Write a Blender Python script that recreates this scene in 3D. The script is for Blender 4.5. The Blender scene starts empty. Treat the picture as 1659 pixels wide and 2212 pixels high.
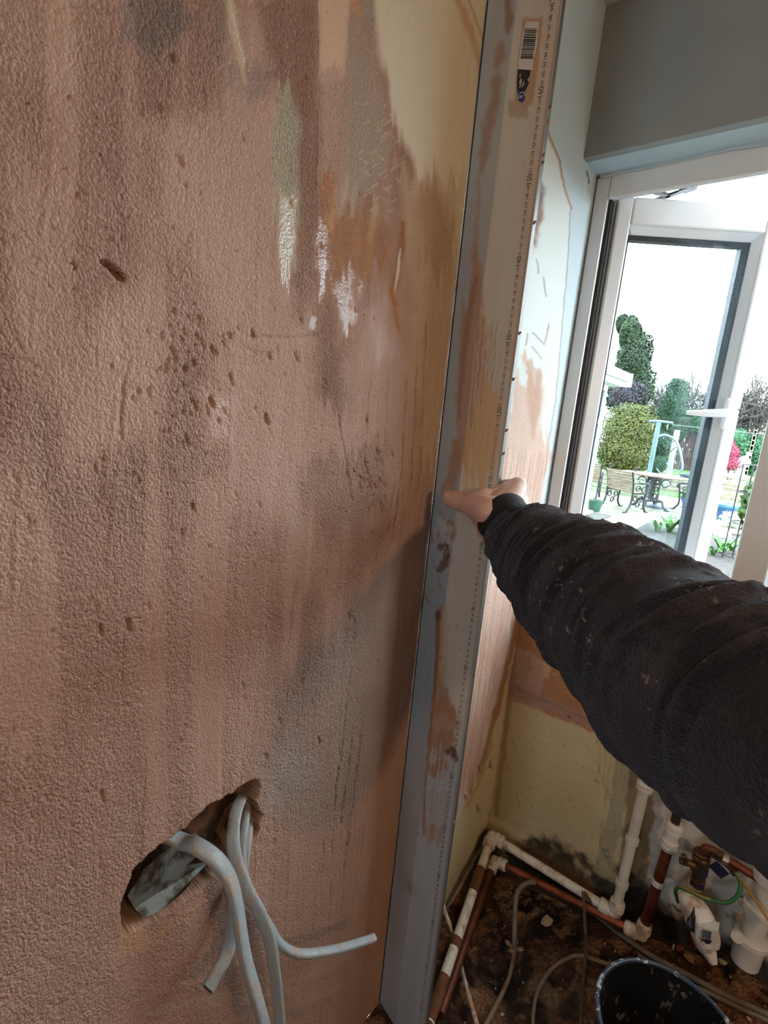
import bpy, bmesh, math, random
import numpy as np
from mathutils import Vector, Matrix

random.seed(7)
RNG = np.random.default_rng(7)
SC = bpy.context.scene
COL = SC.collection

# ------------------------------------------------------------------ camera
# metres; x = 0 is the plastered wall on the left, y runs towards the window wall, z up from the floor slab
IMG_W, IMG_H = 1659.0, 2212.0
FOC = 1080.0
CAM_YAW, CAM_PITCH, CAM_ROLL = -0.660, -0.202, 0.088
CAM = np.array([0.434, 0.0, 1.190])
_cy, _sy, _cp, _sp = math.cos(CAM_YAW), math.sin(CAM_YAW), math.cos(CAM_PITCH), math.sin(CAM_PITCH)
FWD = np.array([_sy * _cp, _cy * _cp, _sp])
_r0 = np.array([_cy, -_sy, 0.0])
_u0 = np.cross(_r0, FWD)
RGT = math.cos(CAM_ROLL) * _r0 + math.sin(CAM_ROLL) * _u0
UPV = -math.sin(CAM_ROLL) * _r0 + math.cos(CAM_ROLL) * _u0
cam_data = bpy.data.cameras.new('camera')
cam_data.sensor_fit = 'VERTICAL'
cam_data.sensor_height = 36.0
cam_data.sensor_width = 36.0 * IMG_W / IMG_H
cam_data.lens = FOC * 36.0 / IMG_H
cam_data.clip_start = 0.01
cam_data.clip_end = 500
cam = bpy.data.objects.new('camera', cam_data)
COL.objects.link(cam)
cam.matrix_world = Matrix(((RGT[0], UPV[0], -FWD[0], CAM[0]), (RGT[1], UPV[1], -FWD[1], CAM[1]),
                           (RGT[2], UPV[2], -FWD[2], CAM[2]), (0, 0, 0, 1)))
SC.camera = cam

# ------------------------------------------------------------------ daylight, lamps, exposure
SC.view_settings.view_transform = 'Standard'
SC.view_settings.look = 'None'
SC.view_settings.gamma = 1.0
SC.view_settings.use_curve_mapping = False
SC.view_settings.exposure = EXPOSURE = 0.60
world = bpy.data.worlds.new('overcast_sky')
SC.world = world
world.use_nodes = True
_bg = world.node_tree.nodes['Background']
_bg.inputs[0].default_value = (0.77, 0.91, 1.0, 1)      # even overcast sky
_bg.inputs[1].default_value = 10.0
SC.cycles.max_bounces = 6
SC.cycles.diffuse_bounces = 3
SC.cycles.glossy_bounces = 2
SC.cycles.use_adaptive_sampling = True
SC.cycles.adaptive_threshold = 0.1
SC.cycles.adaptive_min_samples = 16
SC.cycles.transmission_bounces = 4
SC.cycles.transparent_max_bounces = 8
SC.cycles.caustics_reflective = False
SC.cycles.caustics_refractive = False
SC.cycles.sample_clamp_indirect = 4.0


def add_light(name, kind, loc, energy, color, **kw):
    d = bpy.data.lights.new(name, kind)
    d.energy = energy
    d.color = color
    for k, v in kw.items():
        setattr(d, k, v)
    o = bpy.data.objects.new(name, d)
    o.location = loc
    COL.objects.link(o)
    return o


# the warm bulb of the room, off to the right of the picture
add_light('room_bulb', 'POINT', (1.45, 0.08, 1.46), 12.5, (1.0, 0.70, 0.43), shadow_soft_size=0.035)
# portals only guide the sampling of the sky through the window and the added rear opening
_p = add_light('window_portal', 'AREA', (0.76, 1.20, 1.235), 1.0, (1, 1, 1), shape='RECTANGLE', size=1.48, size_y=0.93)
_p.rotation_euler = (-math.pi / 2, 0, 0)
_p.data.cycles.is_portal = True
_p = add_light('fill_window_portal', 'AREA', (0.47, -2.58, 1.575), 1.0, (1, 1, 1), shape='RECTANGLE', size=0.7, size_y=0.55)
_p.rotation_euler = (math.pi / 2, 0, 0)
_p.data.cycles.is_portal = True


# ------------------------------------------------------------------ survey: sight lines from the photo station to real planes
def ray(u, v):
    return FWD + RGT * ((u - IMG_W / 2) / FOC) - UPV * ((v - IMG_H / 2) / FOC)


def on_x(u, v, x=0.0):
    d = ray(u, v)
    return CAM + d * ((x - CAM[0]) / d[0])


def on_y(u, v, y):
    d = ray(u, v)
    return CAM + d * ((y - CAM[1]) / d[1])


def on_z(u, v, z=0.0):
    d = ray(u, v)
    return CAM + d * ((z - CAM[2]) / d[2])


def at_depth(u, v, depth):
    return CAM + ray(u, v) * depth


def to_px(P):
    d = np.asarray(P, float) - CAM
    z = d @ FWD
    z = np.where(np.abs(z) < 1e-6, 1e-6, z)
    return IMG_W / 2 + FOC * (d @ RGT) / z, IMG_H / 2 - FOC * (d @ UPV) / z


# ------------------------------------------------------------------ helpers
def srgb(r, g, b):
    f = lambda c: (c / 255 / 12.92) if c / 255 <= 0.04045 else ((c / 255 + 0.055) / 1.055) ** 2.4
    return (f(r), f(g), f(b))


def tag(o, label=None, cat=None, group=None, kind=None):
    if label: o['label'] = label
    if cat: o['category'] = cat
    if group: o['group'] = group
    if kind: o['kind'] = kind
    return o


def link(o, parent=None):
    COL.objects.link(o)
    if parent is not None:
        o.parent = parent
    return o


def empty(name, loc=(0, 0, 0)):
    o = bpy.data.objects.new(name, None)
    o.empty_display_size = 0.05
    o.location = loc
    return link(o)


class Nt:
    """small node-tree writer"""
    def __init__(s, name):
        s.m = bpy.data.materials.new(name)
        s.m.use_nodes = True
        s.t = s.m.node_tree
        s.b = s.t.nodes['Principled BSDF']
        s.out = s.t.nodes['Material Output']
        s._tc = None

    def n(s, typ, ins=None, **kw):
        nd = s.t.nodes.new(typ)
        for k, v in kw.items():
            setattr(nd, k, v)
        for k, v in (ins or {}).items():
            s.set(nd.inputs[k], v)
        return nd

    def set(s, sock, v):
        if isinstance(v, bpy.types.NodeSocket):
            s.t.links.new(v, sock)
        elif isinstance(v, (tuple, list)) and len(v) == 3 and sock.type == 'RGBA':
            sock.default_value = (*v, 1)
        else:
            sock.default_value = v

    def p(s, **kw):
        for k, v in kw.items():
            s.set(s.b.inputs[k.replace('_', ' ')], v)

    def coord(s, scale=(1, 1, 1), rot=(0, 0, 0)):
        if s._tc is None:
            s._tc = s.t.nodes.new('ShaderNodeTexCoord')
        mp = s.n('ShaderNodeMapping', {'Vector': s._tc.outputs['Object'], 'Scale': scale, 'Rotation': rot})
        return mp.outputs[0]

    def noise(s, scale, detail=3, rough=0.55, vec=None, dist=0.0):
        return s.n('ShaderNodeTexNoise', {'Vector': vec or s.coord(), 'Scale': scale, 'Detail': detail,
                                          'Roughness': rough, 'Distortion': dist}).outputs[0]

    def ramp(s, fac, stops):
        r = s.n('ShaderNodeValToRGB', {'Fac': fac})
        e = r.color_ramp.elements
        while len(e) < len(stops):
            e.new(0.5)
        for i, (p, c) in enumerate(stops):
            e[i].position = p
            e[i].color = (*c, 1) if isinstance(c, tuple) else (c, c, c, 1)
        return r.outputs[0]

    def mix(s, fac, a, b, mode='MIX'):
        nd = s.n('ShaderNodeMix', data_type='RGBA', blend_type=mode)
        s.set(nd.inputs[0], fac); s.set(nd.inputs[6], a); s.set(nd.inputs[7], b)
        return nd.outputs[2]

    def math(s, op, a, b=0.0, c=0.0):
        nd = s.n('ShaderNodeMath', operation=op)
        s.set(nd.inputs[0], a); s.set(nd.inputs[1], b); s.set(nd.inputs[2], c)
        return nd.outputs[0]

    def attr(s, name):
        return s.n('ShaderNodeAttribute', attribute_name=name)

    def bump(s, h, strength=0.5, dist=0.002, normal=None):
        nd = s.n('ShaderNodeBump', {'Height': h, 'Distance': dist})
        s.set(nd.inputs['Strength'], strength)
        if normal is not None:
            s.set(nd.inputs['Normal'], normal)
        return nd.outputs[0]


def pm(name, c1, c2=None, scale=20.0, rough=0.6, bump=0.0, bscale=None, metal=0.0, stretch=(1, 1, 1), lo=0.35, hi=0.65,
       bdist=0.002, spec=None, detail=4, **kw):
    """plain two-tone procedural material"""
    t = Nt(name)
    if c2 is not None:
        t.p(Base_Color=t.ramp(t.noise(scale, detail, vec=t.coord(stretch)), [(lo, c1), (hi, c2)]))
    else:
        t.p(Base_Color=c1)
    t.p(Roughness=rough, Metallic=metal)
    if spec is not None:
        t.p(**{'Specular_IOR_Level': spec})
    if bump:
        t.p(Normal=t.bump(t.noise(bscale or scale * 3, 4, vec=t.coord(stretch)), bump, bdist))
    if kw:
        t.p(**kw)
    return t.m


def mesh_obj(name, V, F, mat=None, parent=None, smooth=False):
    me = bpy.data.meshes.new(name)
    me.from_pydata([tuple(map(float, p)) for p in V], [], [tuple(map(int, f)) for f in F])
    me.update()
    if smooth:
        me.polygons.foreach_set('use_smooth', [True] * len(me.polygons))
    if mat is not None:
        me.materials.append(mat)
    return link(bpy.data.objects.new(name, me), parent)


class MB:
    """collects shapes into one mesh"""
    def __init__(s):
        s.V, s.F = [], []

    def add(s, V, F):
        o = len(s.V)
        s.V += [tuple(map(float, p)) for p in V]
        s.F += [tuple(int(i) + o for i in f) for f in F]
        return s

    def box(s, lo, hi, M=None, c=0.0):
        x0, y0, z0 = lo; x1, y1, z1 = hi
        if c <= 0:
            V = [(x0, y0, z0), (x1, y0, z0), (x1, y1, z0), (x0, y1, z0), (x0, y0, z1), (x1, y0, z1), (x1, y1, z1), (x0, y1, z1)]
            F = [(0, 3, 2, 1), (4, 5, 6, 7), (0, 1, 5, 4), (1, 2, 6, 5), (2, 3, 7, 6), (3, 0, 4, 7)]
        else:
            bm = bmesh.new()
            bmesh.ops.create_cube(bm, size=1)
            for v in bm.verts:
                v.co = Vector(((x0 + x1) / 2 + v.co.x * (x1 - x0), (y0 + y1) / 2 + v.co.y * (y1 - y0), (z0 + z1) / 2 + v.co.z * (z1 - z0)))
            bmesh.ops.bevel(bm, geom=bm.edges[:], offset=c, segments=2, affect='EDGES', profile=0.5)
            bm.verts.index_update()
            V = [v.co[:] for v in bm.verts]; F = [[v.index for v in f.verts] for f in bm.faces]
            bm.free()
        if M is not None:
            V = [(M @ Vector(p))[:] for p in V]
        return s.add(V, F)

    def tube(s, path, r, n=10, cap=True, prof=None, up=None):
        V, F = sweep(path, r, n, cap, prof, up)
        return s.add(V, F)

    def lathe(s, prof, origin=(0, 0, 0), axis=(0, 0, 1), n=24, cap=True):
        """prof: (r, h) pairs along axis"""
        a = np.array(axis, float); a /= np.linalg.norm(a)
        t = np.array((1, 0, 0)) if abs(a[0]) < 0.9 else np.array((0, 1, 0))
        e1 = np.cross(a, t); e1 /= np.linalg.norm(e1); e2 = np.cross(a, e1)
        o = np.array(origin, float)
        V, F = [], []
        for r, h in prof:
            for k in range(n):
                an = 2 * math.pi * k / n
                V.append(o + a * h + (e1 * math.cos(an) + e2 * math.sin(an)) * r)
        m = len(prof)
        for i in range(m - 1):
            for k in range(n):
                F.append((i * n + k, i * n + (k + 1) % n, (i + 1) * n + (k + 1) % n, (i + 1) * n + k))
        if cap:
            F.append(tuple(range(n - 1, -1, -1))); F.append(tuple((m - 1) * n + k for k in range(n)))
        return s.add(V, F)

    def prism(s, poly, a, b, M=None):
        """poly: 2-D outline in (x, z); extruded along y from a to b"""
        n = len(poly)
        V = [(x, a, z) for x, z in poly] + [(x, b, z) for x, z in poly]
        F = [tuple(range(n)), tuple(range(2 * n - 1, n - 1, -1))] + [(i, i + n, (i + 1) % n + n, (i + 1) % n) for i in range(n)]
        if M is not None:
            V = [(M @ Vector(p))[:] for p in V]
        return s.add(V, F)

    def build(s, name, mat, parent=None, smooth=False, auto=None):
        o = mesh_obj(name, s.V, s.F, mat, parent, smooth)
        if auto:
            for p in o.data.polygons: p.use_smooth = True
            o.data.set_sharp_from_angle(angle=math.radians(auto))
        return o


def catmull(pts, n):
    P = np.array(pts, float)
    P = np.vstack([2 * P[0] - P[1], P, 2 * P[-1] - P[-2]])
    out = []
    segs = len(P) - 3
    for i in range(segs):
        p0, p1, p2, p3 = P[i:i + 4]
        for t in np.linspace(0, 1, n, endpoint=False):
            out.append(0.5 * ((2 * p1) + (-p0 + p2) * t + (2 * p0 - 5 * p1 + 4 * p2 - p3) * t * t + (-p0 + 3 * p1 - 3 * p2 + p3) * t ** 3))
    out.append(P[-2])
    return np.array(out)


def frames(path, up=None):
    P = np.array(path, float)
    T = np.gradient(P, axis=0)
    T /= np.linalg.norm(T, axis=1)[:, None] + 1e-12
    u = np.array(up if up is not None else ((0, 0, 1) if abs(T[0][2]) < 0.9 else (1, 0, 0)), float)
    A, B = [], []
    a = u - T[0] * (u @ T[0]); a /= np.linalg.norm(a)
    for t in T:
        a = a - t * (a @ t); a /= np.linalg.norm(a) + 1e-12
        A.append(a.copy()); B.append(np.cross(t, a))
    return P, T, np.array(A), np.array(B)


def sweep(path, r, n=10, cap=True, prof=None, up=None):
    P, T, A, B = frames(path, up)
    m = len(P)
    R = np.broadcast_to(np.asarray(r, float), (m,)) if np.ndim(r) <= 1 else np.asarray(r)
    if prof is None:
        an = np.linspace(0, 2 * math.pi, n, endpoint=False)
        prof = np.stack([np.cos(an), np.sin(an)], 1)
    prof = np.asarray(prof, float); n = len(prof)
    V = []
    for i in range(m):
        V += list(P[i] + (A[i][None] * prof[:, :1] + B[i][None] * prof[:, 1:]) * R[i])
    F = []
    for i in range(m - 1):
        for k in range(n):
            F.append((i * n + k, i * n + (k + 1) % n, (i + 1) * n + (k + 1) % n, (i + 1) * n + k))
    if cap:
        F.append(tuple(range(n - 1, -1, -1))); F.append(tuple((m - 1) * n + k for k in range(n)))
    return V, F


def capsule_blob(name, caps, voxel, mat, parent=None, smooth_it=6):
    """one continuous skin over tapered capsules given as (p, q, rp, rq)"""
    mb = MB()
    for p, q, rp, rq in caps:
        p = np.array(p, float); q = np.array(q, float)
        d = q - p; L = np.linalg.norm(d)
        a = d / L if L > 1e-9 else np.array((0, 0, 1.0))
        prof = [(max(1e-5, rp * math.sin(t)), -rp * math.cos(t)) for t in np.linspace(0.02, math.pi / 2, 7)]
        prof += [(max(1e-5, rq * math.cos(t)), L + rq * math.sin(t)) for t in np.linspace(0, math.pi / 2 - 0.02, 7)]
        mb.lathe(prof, p, a, 18)
    o = mb.build(name, mat, parent)
    md = o.modifiers.new('r', 'REMESH'); md.mode = 'VOXEL'; md.voxel_size = voxel
    ms = o.modifiers.new('s', 'SMOOTH'); ms.iterations = smooth_it; ms.factor = 0.5
    dg = bpy.context.evaluated_depsgraph_get()
    me = bpy.data.meshes.new_from_object(o.evaluated_get(dg))
    o.modifiers.clear()
    old = o.data; o.data = me; me.name = name
    bpy.data.meshes.remove(old)
    if not me.materials: me.materials.append(mat)
    me.polygons.foreach_set('use_smooth', [True] * len(me.polygons))
    return o


def _hash(ix, iy, seed):
    n = (ix.astype(np.int64) * 374761393 + iy.astype(np.int64) * 668265263 + seed * 974634777) & 0xFFFFFFFF
    n = ((n ^ (n >> 13)) * 1274126177) & 0xFFFFFFFF
    return ((n ^ (n >> 16)) & 0xFFFF) / 65535.0


def vnoise(x, y, seed=0):
    ix = np.floor(x); iy = np.floor(y)
    fx = x - ix; fy = y - iy
    fx = fx * fx * (3 - 2 * fx); fy = fy * fy * (3 - 2 * fy)
    a = _hash(ix, iy, seed); b = _hash(ix + 1, iy, seed); c = _hash(ix, iy + 1, seed); d = _hash(ix + 1, iy + 1, seed)
    return (a + (b - a) * fx) * (1 - fy) + (c + (d - c) * fx) * fy


def fbm(x, y, seed=0, oct=4):
    s = 0; a = 0.5; t = 0
    for o in range(oct):
        s = s + a * vnoise(x, y, seed + o * 17); t += a
        x = x * 2.03 + 5.1; y = y * 2.03 + 9.7; a *= 0.5
    return s / t


def worley(x, y, seed=0):
    ix = np.floor(x); iy = np.floor(y); best = np.full(x.shape, 9.0)
    for dx in (-1, 0, 1):
        for dy in (-1, 0, 1):
            cx, cy = ix + dx, iy + dy
            px = cx + .15 + .7 * _hash(cx, cy, seed); py = cy + .15 + .7 * _hash(cx, cy, seed + 5)
            best = np.minimum(best, (px - x) ** 2 + (py - y) ** 2)
    return np.sqrt(best)


def sstep(a, b, x):
    t = np.clip((x - a) / (b - a), 0, 1)
    return t * t * (3 - 2 * t)


class Paint:
    """pigment, roughness and relief laid on a dense mesh; outlines are measured marks (U, V) of stains on that surface"""
    def __init__(s, U, V, a, b, base):
        s.U, s.V, s.a, s.b = U, V, a, b
        s.col = np.tile(np.array(base, float), (len(U), 1))
        s.rough = np.ones(len(U)); s.grain = np.ones(len(U)); s.h = np.zeros(len(U))
        s.k = 0

    def warp(s, amp, sc):
        s.k += 1
        du = (fbm(s.U / sc, s.V / sc, 100 + s.k, 4) - 0.5) * 2 * amp
        dv = (fbm(s.U / sc, s.V / sc, 300 + s.k, 4) - 0.5) * 2 * amp
        return s.U + du, s.V + dv

    def poly(s, pts, soft=6, warp=8, wsc=40, streak=0):
        P = np.array(pts, float)
        lo = P.min(0) - soft - warp * 2 - 4; hi = P.max(0) + soft + warp * 2 + 4
        m = np.zeros(len(s.U))
        idx = np.where((s.U > lo[0]) & (s.U < hi[0]) & (s.V > lo[1]) & (s.V < hi[1]))[0]
        if len(idx) == 0: return m
        Us, Vs = s.U[idx], s.V[idx]
        s.k += 1
        du = (fbm(Us / wsc, Vs / wsc, 100 + s.k, 4) - 0.5) * 2 * warp
        dv = (fbm(Us / wsc, Vs / wsc, 300 + s.k, 4) - 0.5) * 2 * warp
        x = Us + du; y = Vs + dv
        if streak:
            y = y + (vnoise(Us / 7.0, Vs / 300.0, 500 + s.k) - 0.5) * 2 * streak
        d2 = np.full(len(idx), 1e18); inside = np.zeros(len(idx), bool)
        n = len(P)
        for i in range(n):
            ax, ay = P[i]; bx, by = P[(i + 1) % n]
            ex, ey = bx - ax, by - ay
            t = np.clip(((x - ax) * ex + (y - ay) * ey) / (ex * ex + ey * ey + 1e-9), 0, 1)
            d2 = np.minimum(d2, (x - ax - t * ex) ** 2 + (y - ay - t * ey) ** 2)
            c = ((ay > y) != (by > y)) & (x < ex * (y - ay) / (by - ay + 1e-12) + ax)
            inside ^= c
        d = np.sqrt(d2); d = np.where(inside, -d, d)
        m[idx] = sstep(soft, -soft, d)
        return m

    def stroke(s, pts, w, soft=4, warp=3, wsc=30):
        """pts with widths w (scalar or per point)"""
        P = np.array(pts, float)
        W = np.broadcast_to(np.asarray(w, float), (len(P),))
        mx = W.max() + soft + warp * 2 + 4
        lo = P.min(0) - mx; hi = P.max(0) + mx
        m = np.zeros(len(s.U))
        idx = np.where((s.U > lo[0]) & (s.U < hi[0]) & (s.V > lo[1]) & (s.V < hi[1]))[0]
        if len(idx) == 0: return m
        Us, Vs = s.U[idx], s.V[idx]
        s.k += 1
        x = Us + (fbm(Us / wsc, Vs / wsc, 100 + s.k, 3) - 0.5) * 2 * warp
        y = Vs + (fbm(Us / wsc, Vs / wsc, 300 + s.k, 3) - 0.5) * 2 * warp
        best = np.full(len(idx), 1e9)
        for i in range(len(P) - 1):
            ax, ay = P[i]; ex, ey = P[i + 1] - P[i]
            t = np.clip(((x - ax) * ex + (y - ay) * ey) / (ex * ex + ey * ey + 1e-9), 0, 1)
            d = np.hypot(x - ax - t * ex, y - ay - t * ey) - (W[i] + (W[i + 1] - W[i]) * t)
            best = np.minimum(best, d)
        m[idx] = sstep(soft, -soft, best)
        return m

    def dye(s, m, c, alpha=1.0):
        m = np.asarray(m, float); i = np.flatnonzero(m > 1e-4)
        k = (m[i] * alpha)[:, None]
        s.col[i] = s.col[i] * (1 - k) + np.array(c, float)[None] * k

    def set(s, m, rough=None, grain=None):
        m = np.asarray(m, float); i = np.flatnonzero(m > 1e-4); k = m[i]
        if rough is not None: s.rough[i] = s.rough[i] * (1 - k) + rough * k
        if grain is not None: s.grain[i] = s.grain[i] * (1 - k) + grain * k


def grid_mesh(name, A, B, fn, mat, parent=None):
    """dense sheet from two axes; fn maps flattened (a, b) to xyz"""
    a, b = np.meshgrid(A, B, indexing='ij')
    a = a.ravel(); b = b.ravel()
    V = fn(a, b)
    na, nb = len(A), len(B)
    i = np.arange((na - 1) * (nb - 1)); r = i // (nb - 1); c = i % (nb - 1)
    v0 = r * nb + c
    F = np.stack([v0, v0 + nb, v0 + nb + 1, v0 + 1], 1)
    me = bpy.data.meshes.new(name)
    me.vertices.add(len(V)); me.vertices.foreach_set('co', V.astype(np.float32).ravel())
    me.loops.add(F.size); me.loops.foreach_set('vertex_index', F.astype(np.int32).ravel())
    me.polygons.add(len(F))
    me.polygons.foreach_set('loop_start', np.arange(0, F.size, 4, dtype=np.int32))
    me.polygons.foreach_set('loop_total', np.full(len(F), 4, np.int32))
    me.polygons.foreach_set('use_smooth', np.ones(len(F), bool))
    me.update(calc_edges=True)
    me.materials.append(mat)
    return link(bpy.data.objects.new(name, me), parent)


def put_attr(o, name, arr):
    arr = np.asarray(arr, np.float32)
    if arr.ndim == 2:
        at = o.data.attributes.new(name, 'FLOAT_COLOR', 'POINT')
        at.data.foreach_set('color', np.hstack([arr, np.ones((len(arr), 1), np.float32)]).ravel())
    else:
        at = o.data.attributes.new(name, 'FLOAT', 'POINT')
        at.data.foreach_set('value', arr)


def copy_tree(o, parent=None):
    c = o.copy()
    COL.objects.link(c)
    c.parent = parent
    for ch in list(o.children):
        copy_tree(ch, c)
    return c


# ------------------------------------------------------------------ the room
Y_BACK, Y_BEAM, Y_FRAME = 1.145, 1.115, 1.205       # wall under the window, boxed lintel, face of the window frame
Z_SILL, Z_HEAD, Z_CEIL = 0.76, 1.735, 1.985
ROOM_X, ROOM_Y = 3.0, -2.6


def painted_mat(name, plane='YZ', fine=1.0, cell=0.0, gscale=185.0, bdist=0.0055, var=0.50, zs=0.75, spec=0.4):
    """pigment, grain and gloss come from the mesh; fine relief is flat 2-D noise in the plane of the surface"""
    t = Nt(name)
    sx = t.n('ShaderNodeSeparateXYZ', {0: t.coord()})
    co = t.n('ShaderNodeCombineXYZ', {0: sx.outputs[plane[0]], 1: t.math('MULTIPLY', sx.outputs[plane[1]], zs)}).outputs[0]
    def nz(scale, detail=2, rough=.6):
        return t.n('ShaderNodeTexNoise', {'Vector': co, 'Scale': scale, 'Detail': detail, 'Roughness': rough}, noise_dimensions='2D')
    ca = t.attr('pigment').outputs['Color']
    g = t.attr('grain').outputs['Fac']
    n1 = nz(gscale, 3).outputs[0]
    n2 = nz(gscale * 3.0, 1).outputs[0]
    hgt = t.math('ADD', t.ramp(n1, [(.30, 0.0), (.70, 1.0)]), t.math('MULTIPLY', n2, 0.35))
    tone = t.ramp(t.math('ADD', t.math('MULTIPLY', n1, .6), t.math('MULTIPLY', n2, .4)), [(0.36, 1.0 - var), (0.5, .96), (0.64, 1.0 + var * 0.55)])
    c = t.mix(1.0, ca, t.mix(t.math('MINIMUM', t.math('MULTIPLY', g, 1.3), 1.0), (1, 1, 1), tone), 'MULTIPLY')
    if cell:
        off = t.n('ShaderNodeVectorMath', {0: nz(150.0, 1).outputs['Color'], 1: (.004, .004, .0)}, operation='MULTIPLY').outputs[0]
        wv = t.n('ShaderNodeVectorMath', {0: co, 1: off}, operation='ADD').outputs[0]
        v1 = t.n('ShaderNodeTexVoronoi', {'Vector': wv, 'Scale': cell}, feature='F1', voronoi_dimensions='2D').outputs['Distance']
        v2 = t.n('ShaderNodeTexVoronoi', {'Vector': wv, 'Scale': cell * .47}, feature='F1', voronoi_dimensions='2D').outputs['Distance']
        hgt = t.math('ADD', t.math('MULTIPLY', hgt, .7), t.math('ADD', t.math('SUBTRACT', 1.0, v1), t.math('MULTIPLY', t.math('SUBTRACT', 1.0, v2), .7)))
    pits = t.ramp(nz(75, 1, .5).outputs[0], [(0.66, 0.0), (0.75, 1.0)])
    hgt = t.math('SUBTRACT', hgt, t.math('MULTIPLY', pits, 0.8))
    t.p(Base_Color=c, Specular_IOR_Level=spec, Roughness=t.attr('gloss').outputs['Fac'])
    t.p(Normal=t.bump(hgt, t.math('MULTIPLY', g, fine), bdist))
    return t.m


# ---- the plastered wall on the left
PB = srgb(180, 142, 124)       # damp pink-brown backing coat
PD = srgb(140, 95, 70)         # damper brown
PG = srgb(128, 112, 106)       # grey smears
PK = srgb(204, 174, 156)       # dry pinkish skim
CR = srgb(222, 213, 190)       # old cream paint
OR = srgb(200, 150, 100)       # orange wash over the paint
PALE = srgb(196, 192, 168)
BLUE = srgb(200, 214, 220)     # pale blue-white wall paint
MINT = srgb(222, 228, 222)
YEL = srgb(206, 194, 156)      # old yellow-cream paint
DARK = srgb(60, 44, 36)

ya = np.concatenate([np.linspace(ROOM_Y, 0.06, 60)[:-1], np.arange(0.06, 0.70, 0.0016), np.arange(0.70, 1.18, 0.003), np.linspace(1.18, 1.30, 20)])
za = np.concatenate([np.linspace(-0.02, 0.30, 60)[:-1], np.arange(0.30, 1.80, 0.0018), np.linspace(1.80, Z_CEIL + 0.02, 30)])
gy, gz = np.meshgrid(ya, za, indexing='ij'); gy = gy.ravel(); gz = gz.ravel()
_pts = np.stack([np.zeros_like(gy), gy, gz], 1)
gU, gV = to_px(_pts)
front = ((_pts - CAM) @ FWD) > 0.1
gU = np.where(front, gU, -5000); gV = np.where(front, gV, -5000)
W = Paint(gU, gV, gy, gz, PB)
# broad tone of the backing coat: patches and trowel streaks
big = fbm(gy * 9, gz * 6, 3, 4); st = fbm(gy * 60, gz * 5, 5, 3); mid = fbm(gy * 30, gz * 22, 8, 4)
W.dye(sstep(0.45, 0.75, big), PD, 0.16)
W.dye(sstep(0.50, 0.75, st), PK, 0.22)
W.dye(sstep(0.55, 0.75, mid), srgb(166, 138, 122), 0.20)
W.dye(sstep(0.60, 0.75, fbm(gy * 14, gz * 14, 21, 3)), PD, 0.12)
W.rough[:] = 0.50
W.grain = .50 + .16 * sstep(.35, .65, fbm(gy * 9 + 2, gz * 4.5, 36, 3)) - .20 * sstep(.50, .66, fbm(gy * 45, gz * 4, 37, 2))
W.grain *= .55 + .45 * sstep(.64, .45, gy)
# left edge: darker, rougher
m = W.poly([(-200, 150), (150, 220), (240, 480), (210, 760), (60, 900), (-200, 900)], 70, 60, 120); W.dye(m, srgb(140, 100, 74), 0.28)
m = W.poly([(-100, 820), (110, 900), (140, 1250), (20, 1450), (-100, 1450)], 60, 50, 120); W.dye(m, srgb(170, 138, 118), 0.3)
m = W.poly([(90, 20), (220, 20), (260, 200), (330, 330), (160, 300)], 40, 40, 80); W.dye(m, srgb(178, 146, 122), 0.3)
# smooth float marks
for pl, a in (([(330, 300), (470, 240), (600, 330), (560, 520), (420, 560), (320, 460)], .45), ([(400, 560), (560, 520), (690, 640), (680, 800), (430, 720)], .4),
              ([(460, 780), (640, 760), (760, 900), (700, 1150), (520, 1120)], .4), ([(100, 740), (330, 600), (360, 900), (150, 1050)], .28),
              ([(760, 760), (900, 740), (880, 1080), (780, 1130), (720, 1000)], .55)):
    m = W.poly(pl, 45, 40, 90, 30); W.dye(m, PK, a * .35); W.set(m, 0.5, 0.36)
# grey smears at the top
for pl, a in (([(262, -20), (400, -30), (400, 60), (350, 110), (270, 100), (255, 40)], .75), ([(310, 60), (380, 90), (330, 140)], .5),
              ([(470, -20), (500, 0), (505, 170), (480, 190), (465, 60)], .6), ([(520, 150), (580, 140), (590, 200), (530, 220)], .8),
              ([(330, 20), (400, 0), (430, 60), (380, 80)], .4)):
    m = W.poly(pl, 18, 18, 40, 10); W.dye(m, PG, a * .8)
m = W.poly([(560, 0), (680, 0), (690, 480), (650, 700), (620, 560), (610, 250)], 18, 12, 40, 20); W.dye(m, srgb(146, 104, 82), .35); W.set(m, .7, .62)
m = W.poly([(690, 560), (740, 620), (740, 900), (690, 860), (680, 740)], 16, 16, 40, 30); W.dye(m, srgb(128, 88, 66), .30); W.set(m, .6, .62)
m = W.poly([(395, 720), (470, 770), (430, 880), (370, 830)], 18, 18, 40); W.dye(m, srgb(136, 96, 74), .2)
m = W.poly([(640, 1010), (840, 960), (830, 1100), (700, 1180)], 20, 22, 50, 40); W.dye(m, srgb(146, 104, 82), .15); W.set(m, .7, .58)
# pale streaks
m = W.stroke([(496, -10), (505, 60), (522, 130), (528, 182)], [9, 10, 7, 2], 4, 3); W.dye(m, srgb(202, 178, 150), .8); W.set(m, .5, .3)
m = W.stroke([(497, 0), (512, 70), (528, 135)], 1.6, 1.5, 1); W.dye(m, srgb(205, 208, 185), .9)
m = W.poly([(595, 190), (636, 198), (646, 300), (645, 480), (628, 600), (606, 560), (585, 330)], 10, 8, 30, 40); W.dye(m, PALE, .75); W.set(m, .30, .55)
m = W.poly([(604, 400), (642, 420), (640, 560), (620, 640), (600, 560)], 10, 8, 30, 30); W.dye(m, srgb(176, 150, 128), .6); W.set(m, .12, .14)
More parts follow.
